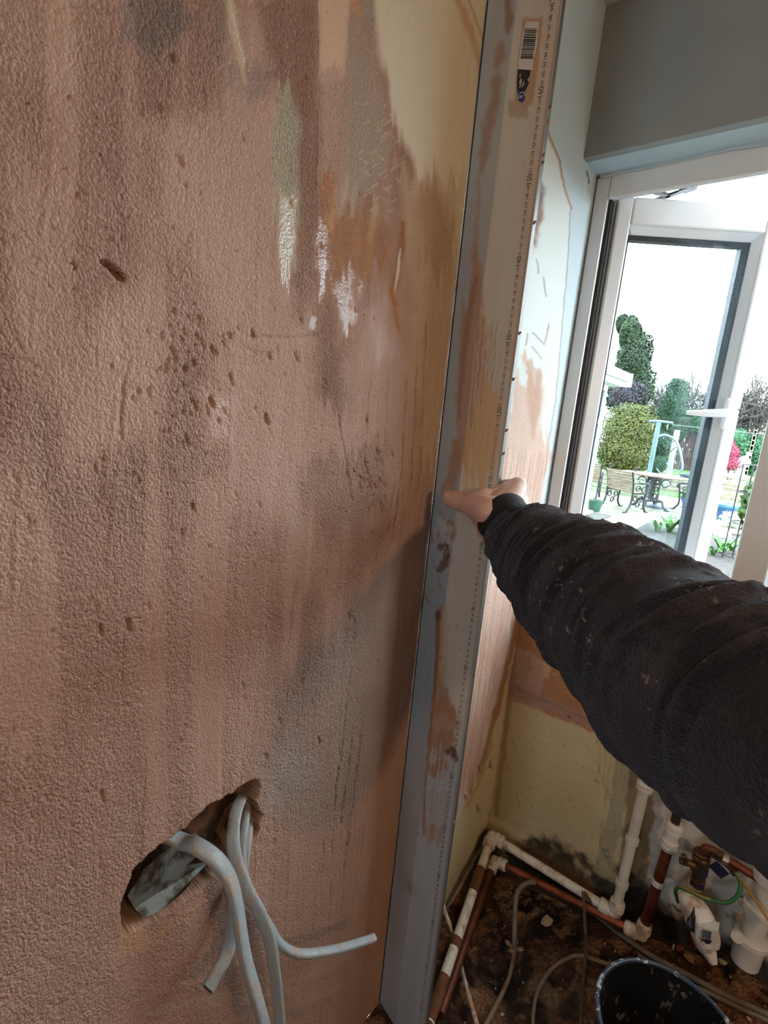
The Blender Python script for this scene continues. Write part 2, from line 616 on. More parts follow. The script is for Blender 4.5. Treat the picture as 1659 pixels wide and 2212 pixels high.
# vertical board edge with pinkish skim beside it
m = W.poly([(686, -20), (752, -20), (750, 90), (742, 170), (700, 190), (690, 165)], 3, 2, 20); W.dye(m, srgb(216, 182, 158), .9); W.set(m, .65, .18)
m = W.poly([(690, 160), (742, 150), (735, 330), (712, 440), (694, 400)], 12, 8, 30, 30); W.dye(m, srgb(196, 166, 148), .75); W.set(m, .6, .45)
m = W.poly([(758, -20), (802, -20), (806, 120), (830, 220), (842, 320), (800, 420), (742, 400), (745, 180)], 12, 10, 30, 20); W.dye(m, srgb(186, 166, 150), .8); W.set(m, .6, .5)
m = W.stroke([(752, -10), (770, 25)], 9, 6, 4); W.dye(m, srgb(214, 160, 120), .8)
# old cream paint at the top beside the straightedge
cream = [(800, -30), (1090, -30), (1060, 400), (985, 600), (960, 430), (905, 400), (880, 330), (850, 250), (818, 120), (806, 40)]
m = W.poly(cream, 10, 8, 40, 25); W.dye(m, CR, .97); W.set(m, .55, .14)
m = W.poly([(960, -30), (1090, -30), (1050, 400), (960, 640), (930, 420), (950, 150)], 40, 14, 60, 40); W.dye(m, srgb(220, 200, 164), .5)
m = W.stroke([(985, -10), (1030, 110), (1040, 170)], [7, 5, 3], 8, 8); W.dye(m, srgb(186, 128, 70), .65)
m = W.stroke([(1000, -30), (1045, 90)], 2, 3, 2); W.dye(m, srgb(150, 96, 54), .6)
m = W.poly([(640, 180), (670, 170), (680, 250), (650, 250)], 10, 8); W.dye(m, srgb(158, 116, 92), .4)
# brown wash running down from it
m = W.poly([(860, 380), (1000, 400), (985, 700), (955, 1010), (905, 1010), (890, 760), (895, 560)], 22, 16, 50, 60); W.dye(m, srgb(206, 176, 142), .7); W.set(m, .55, .35)
m = W.poly([(895, 400), (960, 420), (985, 520), (960, 620), (905, 560)], 25, 20, 40, 70); W.dye(m, srgb(168, 126, 96), .55)
m = W.stroke([(868, 480), (862, 560), (850, 640), (862, 720)], [6, 9, 8, 4], 7, 6); W.dye(m, srgb(172, 108, 58), .75); W.set(m, .2, .5)
m = W.stroke([(864, 540), (859, 585), (853, 630)], [2, 3.2, 1], 2, 2); W.dye(m, srgb(226, 210, 196), .9); W.set(m, .06, .3)  # pale dye paints in the glint on the wet streak
m = W.poly([(696, 360), (722, 355), (724, 430), (700, 480)], 12, 8, 30, 30); W.dye(m, srgb(208, 140, 96), .75); W.set(m, .3, .6)
m = W.poly([(700, 440), (780, 440), (852, 470), (850, 560), (800, 600), (740, 640), (702, 640)], 22, 22, 40, 50); W.dye(m, srgb(160, 110, 78), .8); W.set(m, .26, .35)
for x, y, h, c in ((716, 470, 55, (214, 164, 110)), (745, 420, 40, (206, 198, 176)), (768, 430, 36, (206, 198, 176)), (808, 470, 50, (208, 184, 148)),
                   (800, 530, 60, (190, 134, 84)), (772, 520, 45, (184, 130, 88)), (735, 520, 45, (176, 122, 84)), (830, 545, 40, (178, 124, 84))):
    m = W.stroke([(x + 4, y - h), (x, y), (x - 5, y + h)], [2, 7, 2], 7, 6); W.dye(m, srgb(*c), .65)
# wet streak that mirrors the window
m = W.poly([(686, 460), (708, 470), (712, 560), (704, 640), (690, 690), (684, 600)], 8, 7, 22, 20); W.dye(m, srgb(150, 104, 88), .6); W.set(m, .10, .10)
m = W.poly([(712, 600), (760, 560), (786, 640), (776, 720), (730, 730)], 22, 18, 30, 30); W.dye(m, srgb(166, 124, 106), .5); W.set(m, .13, .13)
m = W.poly([(800, 640), (850, 620), (860, 760), (800, 800), (780, 720)], 26, 18, 40, 30); W.set(m, .30, .2)
m = W.poly([(430, 840), (500, 860), (500, 960), (450, 950)], 25, 20, 30); W.set(m, .30, .25)
m = W.stroke([(676, 690), (672, 705)], 6, 3, 4); W.dye(m, srgb(235, 235, 235), .95); W.set(m, .2, .4)
# comb scratches through the skim, showing cream below
for k in range(54):
    cx_ = 762 + RNG.random() * 105 + RNG.random() * 15; cy_ = 215 + RNG.random() * 245
    if cx_ < 760 + (cy_ - 300) * 0.25: continue
    L = 8 + RNG.random() * 17; sg = -1 if RNG.random() < 0.7 else 1.0
    dx, dy = (L * 0.82, -L * 0.55) if sg < 0 else (L * 0.8, L * 0.5)
    m = W.stroke([(cx_ - dx / 2, cy_ - dy / 2), (cx_ + dx / 2, cy_ + dy / 2)], 0.8 + RNG.random() * 0.7, 1.2, 0.6, 20)
    W.dye(m, srgb(222, 204, 170), .75); W.h -= m * 0.0006
for k in range(12):
    x0 = 845 + k * 2.2 + RNG.random() * 6; y0 = 330 + k * 9
    m = W.stroke([(x0, y0), (x0 + 36, y0 + 27 + RNG.random() * 6)], 0.9, 1.2, 0.6); W.dye(m, srgb(206, 180, 154), .6)
# drag lines of the darby: vertical grooves
for (x0, y0), (x1, y1), a in (((905, 720), (890, 1040), 1.), ((922, 700), (905, 1060), .8), ((880, 820), (868, 1080), 1.), ((868, 1030), (848, 1170), 1.3),
                              ((856, 1040), (840, 1150), 1.), ((840, 820), (832, 960), .7), ((800, 820), (790, 1010), .7), ((768, 1330), (735, 1650), 1.2),
                              ((760, 1600), (735, 1780), 1.6), ((778, 1590), (750, 1830), 1.5), ((735, 1620), (718, 1760), 1.3), ((800, 1640), (778, 1850), 1.),
                              ((706, 1740), (690, 1950), 1.3), ((720, 1760), (706, 2010), 1.1), ((752, 1770), (735, 1990), 1.1), ((690, 1850), (672, 2010), .9),
                              ((330, 1330), (300, 1900), .6), ((290, 1000), (260, 1500), .5), ((620, 820), (600, 1010), .6), ((265, 830), (255, 1000), .9),
                              ((520, 1000), (505, 1300), .5), ((640, 1250), (610, 1500), .7)):
    P0 = np.array([x0, y0]); P1 = np.array([x1, y1])
    pts = [P0 + (P1 - P0) * t + np.array([RNG.normal() * 1.2, 0]) for t in np.linspace(0, 1, 9)]
    w_ = 0.8 + 0.9 * np.abs(RNG.normal(size=9))
    m = W.stroke(pts, w_, 2.2, 1.5, 14) * (0.35 + 0.65 * sstep(.35, .55, vnoise(gU / 9, gV / 16, 77)))
    W.h -= m * 0.0016 * a; W.dye(m, srgb(112, 76, 56), .45 * min(1, a))
# standing trowel ridges
for pts, w_, a in (([(285, 780), (268, 900), (248, 1060), (228, 1260)], 9, 1.), ([(262, 800), (240, 960), (222, 1120)], 6, .8), ([(505, 780), (498, 900), (500, 1000)], 6, .7), ([(690, 30), (688, 250), (684, 450), (680, 690)], 4, .9), ([(560, 420), (556, 560), (552, 700)], 5, .5), ([(420, 980), (400, 1100), (396, 1240)], 7, .6), ([(820, 700), (808, 900), (790, 1120)], 5, .5), ([(120, 300), (90, 520), (70, 760)], 8, .7), ([(60, 900), (40, 1100), (30, 1300)], 10, .8)):
    m = W.stroke(pts, w_ * .2, w_, 5, 60); W.h += m * .0020 * a
# pits and gouges, dyed darker to imitate the shade inside them
def pit(x, y, r, depth, el=1.6):
    m = W.stroke([(x + r * .3 * el, y + r * el), (x - r * .3 * el, y - r * el)], r * .1, r * 1.0, r * .45, max(6, r * 1.3))
    W.h -= m * depth * 1.7; W.dye(m * m, srgb(96, 64, 46), .55)
for x, y, r, dp in ((160, 574, 4, .006), (372, 124, 6, .006), (205, 1010, 5, .004), (458, 758, 5, .005), (455, 868, 6, .006), (575, 905, 6, .006), (545, 720, 5, .005),
                    (582, 770, 4, .004), (640, 770, 5, .004), (415, 1095, 5, .004), (218, 1362, 6, .006), (278, 1352, 7, .007), (320, 1310, 4, .004), (196, 1290, 3, .003),
                    (390, 350, 5, .004), (345, 235, 4, .004), (150, 210, 4, .004), (525, 300, 4, .004), (800, 1045, 5, .005), (796, 1020, 4, .004), (812, 1050, 3, .004),
                    (755, 1330, 4, .004), (690, 1600, 4, .004), (220, 1720, 6, .005), (60, 1130, 5, .004), (450, 1180, 3, .003), (560, 1090, 3, .003)):
    pit(x, y, r, dp)
for k in range(190):
    x = RNG.random() * 860; y = RNG.random() * 1700
    pit(x, y, 1.6 + 2.2 * RNG.random() ** 2, .002 + .002 * RNG.random())
for k in range(60):
    x = 360 + RNG.normal() * 60 + 40; y = 790 + RNG.normal() * 70
    pit(x, y, 1.8 + 2.6 * RNG.random(), .004)
for k in range(46):
    pit(800 + RNG.normal() * 22, 1030 + RNG.normal() * 60, 1.5 + 2 * RNG.random(), .003, 2.6)
m = W.stroke([(222, 562), (240, 580), (262, 600)], [3, 6, 9], 5, 4, 20); W.h -= m * .009; W.dye(m, srgb(120, 82, 58), .5)
m = W.stroke([(232, 592), (255, 606), (266, 604)], [8, 8, 4], 6, 3); W.h += m * .002
m = W.stroke([(-10, 770), (60, 780)], 3, 3, 4); W.h -= m * .002
m = W.stroke([(540, 724), (600, 728), (650, 727), (685, 722)], 1.5, 2, 2); W.h -= m * .0022; W.dye(m, srgb(120, 84, 64), .5)
m = W.stroke([(726, 860), (738, 950), (752, 1010), (756, 1050)], 1.2, 2, 3); W.h -= m * .002; W.dye(m, srgb(116, 80, 60), .55)
m = W.stroke([(690, -10), (690, 130), (686, 260), (684, 460), (681, 700)], 1.4, 2, 1.5); W.h -= m * .0016
# lower part: smoother brown-grey wash
m = W.poly([(560, 1600), (880, 1300), (850, 2300), (300, 2300), (250, 2090), (420, 1960), (560, 1760)], 60, 40, 90, 30); W.dye(m, srgb(168, 130, 110), .55); W.set(m, .52, .45)
m = W.poly([(830, 1280), (910, 1200), (880, 1600), (830, 2280), (760, 2280), (790, 1700)], 40, 25, 80, 40); W.dye(m, srgb(202, 158, 124), .6); W.set(m, .6, .3)
m = W.poly([(560, 1660), (650, 1600), (670, 1680), (600, 1760), (555, 1740)], 25, 25, 50); W.dye(m, srgb(172, 152, 142), .55)  # greyer dye paints in the arm's shadow on this patch
m = W.poly([(-100, 1600), (180, 1700), (250, 2050), (250, 2300), (-100, 2300)], 60, 40, 90); W.dye(m, srgb(176, 140, 116), .35); W.set(m, .6, .55)
for k in range(26):
    x0 = 270 + RNG.random() * 420; y0 = 2080 + RNG.random() * 130
    m = W.stroke([(x0, y0 + 14), (x0 + 60 + RNG.random() * 90, y0 - 10 - RNG.random() * 12)], 2 + 3 * RNG.random(), 6, 5); W.dye(m, srgb(186, 160, 142) if k % 2 else srgb(132, 100, 82), .35)
m = W.poly([(255, 1960), (285, 1990), (330, 2010), (400, 1960), (440, 1930), (430, 1960), (330, 2040), (258, 2068)], 8, 8, 30); W.dye(m, srgb(196, 152, 118), .6)

# ---- wall right of the straightedge
rgt = gy > 0.712
m = rgt * 1.0
W.dye(m, BLUE, 1.0); W.set(m, .6, .05)
edge = [(1120, 220), (1180, 282), (1206, 345), (1232, 450), (1226, 560), (1214, 700), (1200, 860), (1176, 1000), (1150, 1130), (1118, 1310), (1040, 1650), (985, 1790), (900, 2100), (700, 2000), (900, 600)]
m = W.poly(edge, 1.5, 3, 26) * rgt; W.dye(m, MINT, .95); W.set(m, .55, .12)
rim = [(1150, 250), (1180, 282), (1206, 345), (1216, 400), (1233, 450), (1227, 560), (1215, 700), (1201, 860), (1180, 990)]
m = W.stroke(rim[:5], [2, 3.4, 3, 2.6, 2.4], 1.5, 2, 14) * rgt; W.dye(m, srgb(176, 136, 104), .9); W.h += m * .002
m = W.stroke(rim[4:], .9, 1.2, 1.5, 14) * rgt; W.dye(m, srgb(132, 112, 100), .8); W.h -= m * .0015
m = W.poly([(1150, 380), (1176, 400), (1172, 470), (1156, 540), (1140, 520)], 6, 8, 16, 10) * rgt; W.dye(m, srgb(172, 140, 122), .8); W.set(m, .35, .5)
for pts in ([(1174, 600), (1180, 640)], [(1186, 700), (1176, 740)], [(1140, 720), (1136, 745)], [(1150, 750), (1170, 775)], [(1152, 720), (1176, 745)], [(1160, 560), (1164, 590)]):
    m = W.stroke(pts, 1.6, 1.5, 2, 10) * rgt; W.dye(m, srgb(150, 120, 108), .8)
# brown brush-work fading up over the pale coat
m = W.poly([(1090, 900), (1125, 790), (1150, 782), (1172, 800), (1168, 900), (1190, 1000), (1150, 1140), (1116, 1310), (1030, 1700), (980, 1780), (900, 2000), (940, 1300), (1050, 1000)], 10, 10, 26, 60) * rgt
W.dye(m, srgb(214, 172, 148), .85); W.set(m, .55, .30)
m = W.poly([(1136, 790), (1158, 784), (1170, 800), (1166, 880), (1150, 960), (1140, 900)], 5, 6, 16, 20) * rgt; W.dye(m, srgb(188, 142, 112), .7)
m = W.poly([(1118, 780), (1128, 776), (1140, 812), (1136, 838), (1122, 830)], 4, 4, 12) * rgt; W.dye(m, MINT, .9)
vst = fbm(gy * 260, gz * 9, 61, 3)
low = sstep(0.95, 0.80, gz + (fbm(gy * 40, gz * 4, 9, 3) - .5) * .1)
zone = W.poly([(1060, 960), (1188, 980), (1150, 1140), (1116, 1312), (1040, 1650), (985, 1790), (880, 2000), (900, 1500), (1000, 1200)], 6, 5, 30) * rgt
W.dye(zone * sstep(.45, .62, vst), srgb(226, 196, 178), .65); W.dye(zone * sstep(.55, .40, vst) * .7, srgb(186, 132, 104), .6)
W.h += zone * (vst - .5) * .0016
# orange dye painting in the shade towards the corner, and the cream paint at its foot
m = W.poly([(1119, 1312), (1128, 1320), (1060, 1700), (1010, 1760), (985, 1792), (1040, 1640), (1080, 1480)], 4, 4, 20) * rgt; W.dye(m, srgb(190, 134, 84), .85); W.set(m, .7, .5)
m = W.poly([(1100, 1440), (1140, 1300), (1130, 1500), (1090, 1850), (860, 2400), (860, 2080), (985, 1778), (1010, 1735), (1018, 1700), (1046, 1650), (1080, 1530)], 3, 5, 20) * rgt; W.dye(m, srgb(220, 208, 174), .95); W.set(m, .6, .12)
m = W.stroke([(1062, 1600), (1030, 1700), (1010, 1740)], [4, 5, 4], 3, 5, 16) * rgt; W.dye(m, srgb(176, 142, 104), .6)
for x, y in ((1036, 1660), (1031, 1745), (1003, 1722), (1058, 1650)):
    m = W.stroke([(x, y - 5), (x + 2, y + 6)], 3, 3, 4, 8) * rgt; W.dye(m, srgb(112, 78, 52), .8)
m = W.stroke([(1108, 1440), (1095, 1560), (1075, 1700), (1058, 1790)], [5, 6, 7, 7], 3, 4, 20) * rgt; W.dye(m, srgb(150, 120, 108), .7)
m = W.poly([(1040, 1790), (1066, 1790), (960, 2120), (900, 2300), (900, 2200)], 6, 6, 16) * rgt; W.dye(m, srgb(84, 60, 46), .8)
# upper blue part: a few chips near the frame
m = W.stroke([(1268, 370), (1272, 395)], 2, 1.5, 2, 6) * rgt; W.dye(m, srgb(60, 60, 66), .9)
m = W.stroke([(1268, 385), (1264, 415)], [3, 2], 2, 2, 8) * rgt; W.dye(m, srgb(232, 226, 216), .9)
m = W.poly([(1150, -30), (1300, -30), (1290, 40), (1150, 30)], 20, 10) * rgt; W.dye(m, BLUE, .6)
W.dye((gy < 0.10) * 1.0 * 0, PB)

# relief
W.h += (fbm(gy * 7, gz * 5, 31, 3) - .5) * .006 * (gy < .66)
gr_ = np.clip(W.grain, 0, 1.3); near = gy < .70
rough_zone = (.5 + .5 * sstep(.62, .40, gy)) * (.45 + .75 * sstep(.35, .65, fbm(gy * 8 + 2, gz * 4, 36, 3)) * sstep(.62, .42, fbm(gy * 45, gz * 4, 37, 2)))
amp = gr_ * rough_zone * near
W.h += (fbm(gy * 55, gz * 40, 32, 4) - .5) * .0036 * gr_
W.h += (.62 - worley(gy * 190 + 3 * fbm(gy * 60, gz * 60, 38, 2), gz * 170, 33)) * .0012 * amp
W.h += (.62 - worley(gy * 120 + 9, gz * 95 + 4, 39)) * .0022 * amp
W.h += (fbm(gy * 330, gz * 260, 34, 2) - .5) * .0006 * amp
W.h += (fbm(gy * 150, gz * 6, 35, 3) - .5) * .0026 * gr_ * near
# the chopped hole round the cables
hole = [(262, 1950), (290, 1880), (352, 1822), (400, 1792), (446, 1748), (508, 1710), (530, 1694), (556, 1686), (560, 1702), (552, 1730), (562, 1762), (556, 1795), (545, 1812), (520, 1830), (470, 1880), (420, 1930), (350, 1975), (300, 2000), (268, 2020), (262, 2000)]
mh = W.poly(hole, 2.5, 5, 16)
W.dye(mh, srgb(112, 78, 54), 1.0)
W.dye(mh * sstep(.45, .6, fbm(gy * 60, gz * 60, 51, 3)), srgb(66, 50, 40), .8)
W.set(mh, .9, .35)
W.h = W.h * (1 - mh) - mh * (.034 + .012 * fbm(gy * 50, gz * 50, 52, 3))
m = W.poly([(530, 1700), (556, 1690), (560, 1770), (545, 1790), (538, 1740)], 4, 5, 14); W.h += m * .016 * mh; W.dye(m * mh, srgb(150, 110, 84), .7)
rimh = W.poly([(x, y) for x, y in hole], 9, 6, 16) * (1 - mh); W.dye(rimh, srgb(160, 116, 88), .5)

W.h = np.where((gy > .655) & (gy < .72), np.minimum(W.h, .0006), W.h)
m_wall = painted_mat('damp_plaster_wall', gscale=420, bdist=.0098, var=.36, cell=400.0, spec=.5)
wall_left = grid_mesh('wall_left', ya, za, lambda a, b: np.stack([W.h, a, b], 1), m_wall)
put_attr(wall_left, 'pigment', W.col); put_attr(wall_left, 'grain', W.grain); put_attr(wall_left, 'gloss', W.rough)
tag(wall_left, 'rough damp brown plaster wall with old cream and blue paint beside the window', kind='structure')

# ---- wall under the window
xa = np.concatenate([np.arange(0, 0.72, 0.004), np.linspace(0.72, ROOM_X, 30)])
zb = np.concatenate([np.arange(-0.02, Z_SILL, 0.004), [Z_SILL]])
gx, gzb = np.meshgrid(xa, zb, indexing='ij'); gx = gx.ravel(); gzb = gzb.ravel()
bp = np.stack([gx, np.full_like(gx, Y_BACK), gzb], 1)
bU, bV = to_px(bp)
B = Paint(bU, bV, gx, gzb, srgb(176, 128, 96))
B.rough[:] = .75; B.grain[:] = .35
B.dye(sstep(.5, .7, fbm(gx * 14, gzb * 14, 71, 4)), srgb(190, 146, 112), .5)
B.dye(sstep(.55, .7, fbm(gx * 40, gzb * 40, 72, 3)), srgb(150, 106, 80), .3)
# grey-pink dry patch
m = B.poly([(1100, 1395), (1142, 1405), (1188, 1438), (1172, 1480), (1168, 1500), (1160, 1512), (1180, 1545), (1090, 1525)], 2.5, 5, 14); B.dye(m, srgb(186, 160, 146), .9)
m = B.poly([(1172, 1430), (1192, 1440), (1184, 1468), (1174, 1460)], 2, 3, 10); B.dye(m, srgb(206, 172, 136), .8)
m = B.stroke([(1108, 1490), (1165, 1512), (1240, 1545), (1310, 1575), (1360, 1600)], [14, 14, 11, 13, 16], 4, 5, 20); B.dye(m, srgb(172, 142, 128), .85)
m = B.stroke([(1112, 1487), (1200, 1525), (1320, 1575)], 1.2, 1.4, 2); B.dye(m, srgb(122, 94, 80), .7)
m = B.stroke([(1263, 1504), (1296, 1518)], 2, 2, 2); B.dye(m, srgb(206, 176, 150), .8)
m = B.stroke([(1262, 1536), (1330, 1562), (1360, 1574)], [2, 4, 5], 3, 3); B.dye(m, srgb(196, 164, 142), .6)
m = B.stroke([(1145, 1420), (1144, 1448)], 1.5, 1.5, 1); B.dye(m, srgb(130, 104, 92), .7)
m = B.stroke([(1227, 1548), (1231, 1552)], 2, 1, 1); B.dye(m, srgb(40, 26, 20), .9); B.h -= m * .004
# old yellow-cream paint below the seam
yel = [(1090, 1512), (1130, 1520), (1180, 1545), (1230, 1562), (1270, 1578), (1300, 1590), (1330, 1602), (1400, 1640), (1420, 1760), (1380, 2000), (1060, 1850), (1050, 1760)]
m = B.poly(yel, 2, 5, 14); B.dye(m, YEL, .97); B.set(m, .6, .15)
m2 = B.poly([(1095, 1640), (1280, 1700), (1290, 1960), (1060, 1850)], 60, 30, 60); B.dye(m2, srgb(176, 152, 116), .35)
for k in range(7):
    x0 = 1292 + k * 13 + RNG.random() * 6
    s_ = B.stroke([(x0, 1590 + k * 5), (x0 - 3, 1650), (x0 - 6 - k, 1690 + 30 * RNG.random())], [2, 2, 1], 3, 3); B.dye(s_, srgb(146, 122, 82), .5)
m = B.stroke([(1288, 1640), (1300, 1680), (1312, 1705), (1302, 1760), (1296, 1830)], .9, 1.2, 2); B.dye(m, srgb(120, 100, 70), .6)
m = B.stroke([(1316, 1705), (1326, 1760), (1330, 1840)], .8, 1, 2); B.dye(m, srgb(130, 108, 76), .5)
for k in range(70):
    x, y = 1090 + RNG.random() * 260, 1560 + RNG.random() * 330
    s_ = B.stroke([(x, y), (x + 2 * RNG.normal(), y + 3)], .6 + 1.2 * RNG.random() ** 2, 1.6, 2, 8); B.dye(s_, srgb(104, 84, 56), .6)
m = B.stroke([(1112, 1380), (1108, 1450), (1098, 1530), (1085, 1640), (1070, 1760)], [5, 6, 6, 6, 6], 3, 4, 16); B.dye(m, srgb(156, 128, 112), .7)
# bare strip behind the riser, white paint beyond it
m = B.poly([(1362, 1660), (1420, 1640), (1425, 1720), (1408, 1800), (1398, 1900), (1345, 1990), (1325, 1950), (1345, 1800)], 3, 5, 18); B.dye(m, srgb(136, 112, 88), .9)
m = B.poly([(1418, 1640), (1460, 1620), (1800, 1800), (1800, 2200), (1500, 2100), (1392, 1900), (1404, 1860), (1402, 1800), (1420, 1770), (1410, 1745)], 3, 6, 14); B.dye(m, srgb(206, 204, 198), .97); B.set(m, .6, .15)
m = B.poly([(1418, 1660), (1450, 1700), (1440, 1740), (1412, 1730)], 6, 9, 12); B.dye(m, srgb(168, 156, 140), .6)
# black mould creeping up from the floor
n1_ = fbm(gx * 34, gzb * 34, 81, 4); n2_ = fbm(gx * 9, gzb * 5, 82, 3)
band = np.interp(gx, [0, .08, .14, .2, .28, .34, .42, .5, .6, .8, 3], [.06, .10, .15, .172, .165, .185, .19, .185, .20, .19, .12])
mould = sstep(.03, -.025, gzb - band - (n1_ - .5) * .11)
B.dye(mould, srgb(26, 23, 20), .93); B.set(mould, .9, .6)
spot = sstep(.70, .78, fbm(gx * 75, gzb * 75, 83, 3)) * sstep(.14, .0, gzb - band) ; B.dye(spot, srgb(44, 38, 30), .8)
lo_ = sstep(.05, .02, gzb - (n2_ - .5) * .03) * sstep(.3, .2, gx); B.dye(lo_, srgb(96, 64, 44), .75)
fil = sstep(.150, .105, gzb + (n2_ - .5) * .02) * sstep(.36, .26, gx); B.h += fil * .016; B.dye(fil * sstep(.09, .11, gzb), srgb(112, 78, 52), .8)
B.h += (fbm(gx * 8, gzb * 8, 91, 3) - .5) * .004 + (fbm(gx * 60, gzb * 60, 92, 3) - .5) * .0016
m_back = painted_mat('old_painted_wall', 'XZ', gscale=160, bdist=.003, var=.3)
wall_back = grid_mesh('wall_back', xa[::-1], zb, lambda a, b: np.stack([a, np.full_like(a, Y_BACK), b], 1), m_back)
_n = len(zb)
rev = lambda arr: arr.reshape(len(xa), _n, -1)[::-1].reshape(len(xa) * _n, -1)
_co = np.stack([gx, Y_BACK - B.h, gzb], 1)
wall_back.data.vertices.foreach_set('co', rev(_co).astype(np.float32).ravel()); wall_back.data.update()
put_attr(wall_back, 'pigment', rev(B.col)); put_attr(wall_back, 'grain', rev(B.grain)[:, 0]); put_attr(wall_back, 'gloss', rev(B.rough)[:, 0])
tag(wall_back, 'stained wall below the window with yellow cream paint and black mould', kind='structure')

m_paint = pm('pale_blue_paint', srgb(186, 200, 206), srgb(178, 194, 202), 6, .6, .06, 300)
m_greyp = pm('grey_paint', srgb(150, 154, 152), srgb(140, 145, 146), 5, .65, .08, 260)
m_wpaint = pm('white_emulsion', srgb(214, 210, 202), srgb(206, 202, 196), 4, .7, .05, 200)
m_room = pm('room_plaster', srgb(156, 126, 108), srgb(142, 112, 94), 6, .8, .2, 120)
m_outside = pm('brick_outside', srgb(150, 96, 74), srgb(120, 80, 64), 14, .9, .3, 60)
# boxed lintel over the window and its soffit; the wall's outer leaf
o = MB().box((0.0, Y_BEAM, Z_HEAD - .012), (ROOM_X, Y_BEAM + .02, Z_CEIL)).build('trim_1', m_greyp); tag(o, 'grey painted front of the boxed lintel above the window', kind='structure')
o = MB().box((0.0, Y_BEAM + .0205, Z_HEAD - .012), (ROOM_X, Y_FRAME + .012, Z_HEAD - .0005)).build('trim_2', m_paint); tag(o, 'pale blue soffit of the lintel above the window', kind='structure')
o = MB().box((0.0, Y_FRAME + .07, 1.72), (ROOM_X, 1.30, 2.3)).box((0.0, Y_BACK + .02, -.5), (ROOM_X, 1.42, Z_SILL - .02)).box((1.52, Y_BACK, Z_SILL - .02), (ROOM_X, 1.30, 1.735)).box((-2.25, 1.285, -.5), (-.0, 1.42, 4.4)).box((0, 1.3, 2.3), (ROOM_X, 1.42, 4.4)).build('wall_outer', m_outside)
tag(o, 'outer leaf of the house wall round the window', kind='structure')
o = MB().box((-.02, ROOM_Y, Z_CEIL), (ROOM_X + .1, Y_FRAME + .08, Z_CEIL + .12)).build('ceiling', m_wpaint); tag(o, 'white ceiling', kind='structure')
o = MB().box((.0, ROOM_Y - .1, -.02), (.12, ROOM_Y, Z_CEIL)).box((.82, ROOM_Y - .1, -.02), (ROOM_X + .1, ROOM_Y, Z_CEIL)).box((.12, ROOM_Y - .1, -.02), (.82, ROOM_Y, 1.3)).box((.12, ROOM_Y - .1, 1.85), (.82, ROOM_Y, Z_CEIL)).build('wall_rear', m_room); tag(o, 'bare plaster wall at the back of the room', kind='structure')
o = MB().box((ROOM_X, ROOM_Y, -.02), (ROOM_X + .1, 1.42, Z_CEIL)).build('wall_right', m_room)
tag(o, 'bare plaster wall on the right of the room', kind='structure')

# ---- floor slab: dirt, bitumen, old adhesive
fx = np.concatenate([np.arange(0, .75, .004), np.linspace(.75, ROOM_X, 24)])
fy = np.concatenate([np.linspace(ROOM_Y, .45, 40)[:-1], np.arange(.45, Y_BACK + .01, .004)])
qx, qy = np.meshgrid(fx, fy, indexing='ij'); qx = qx.ravel(); qy = qy.ravel()
fU, fV = to_px(np.stack([qx, qy, np.zeros_like(qx)], 1)); _ok = ((np.stack([qx, qy, np.zeros_like(qx)], 1) - CAM) @ FWD) > .1
fU = np.where(_ok, fU, -5000); fV = np.where(_ok, fV, -5000)
FL = Paint(fU, fV, qx, qy, srgb(112, 72, 48)); FL.rough[:] = .85; FL.grain[:] = .9
f1 = fbm(qx * 11, qy * 11, 111, 4); f2 = fbm(qx * 28, qy * 28, 112, 4); f3 = fbm(qx * 60, qy * 60, 113, 3)
FL.dye(sstep(.50, .62, f1), srgb(138, 94, 66), .6)
FL.dye(sstep(.50, .38, f2), srgb(48, 34, 26), .75)
FL.dye(sstep(.55, .66, fbm(qx * 16 + 3, qy * 16, 117, 4)), srgb(20, 17, 15), .85)
FL.dye(sstep(.58, .68, f2), srgb(164, 124, 90), .45)
FL.dye(sstep(.62, .7, f3), srgb(170, 132, 100), .5)
blk = FL.poly([(1150, 1900), (1250, 1880), (1300, 2000), (1290, 2080), (1170, 2100), (1120, 2060), (1150, 1980)], 26, 30, 40); FL.dye(blk * sstep(.40, .56, f2), srgb(18, 16, 14), .9)
blk = FL.poly([(1020, 1990), (1100, 1990), (1130, 2060), (1100, 2140), (1030, 2120)], 20, 30, 40); FL.dye(blk * sstep(.38, .55, f2 * .5 + f3 * .5), srgb(16, 14, 12), .9)
blk = FL.poly([(1080, 2100), (1230, 2090), (1250, 2220), (1100, 2230)], 26, 30, 40); FL.dye(blk * sstep(.45, .6, f2), srgb(26, 22, 18), .85)
pal = FL.poly([(1110, 1935), (1180, 1905), (1240, 1960), (1230, 2010), (1180, 1990), (1120, 2000)], 14, 22, 30); FL.dye(pal * sstep(.40, .6, f2), srgb(178, 140, 102), .85); FL.h += pal * .004
pal = FL.poly([(1150, 2080), (1200, 2070), (1240, 2150), (1190, 2190), (1140, 2150)], 14, 22, 30); FL.dye(pal * sstep(.45, .62, f2), srgb(150, 116, 86), .7)
ed = FL.poly([(1270, 1900), (1400, 1970), (1560, 2060), (1700, 2150), (1700, 2260), (1500, 2130), (1380, 2080), (1280, 1990)], 24, 24, 40); FL.dye(ed, srgb(22, 20, 18), .85)
sc_ = FL.poly([(1480, 2090), (1659, 2150), (1659, 2212), (1560, 2190)], 20, 20, 30); FL.dye(sc_ * sstep(.4, .6, f2), srgb(120, 76, 58), .8)
lf = FL.poly([(1050, 1840), (1075, 1850), (960, 2230), (880, 2230)], 10, 10, 20); FL.dye(lf, srgb(44, 30, 22), .7)
FL.h += (f2 - .5) * .010 + (f3 - .5) * .005
def rubble(x, y):
    return np.interp(x, [0, .1, .25, .4, .56, .8], [0, .01, .045, .08, .14, .14]) * sstep(.86, 1.08, np.asarray(y, float))
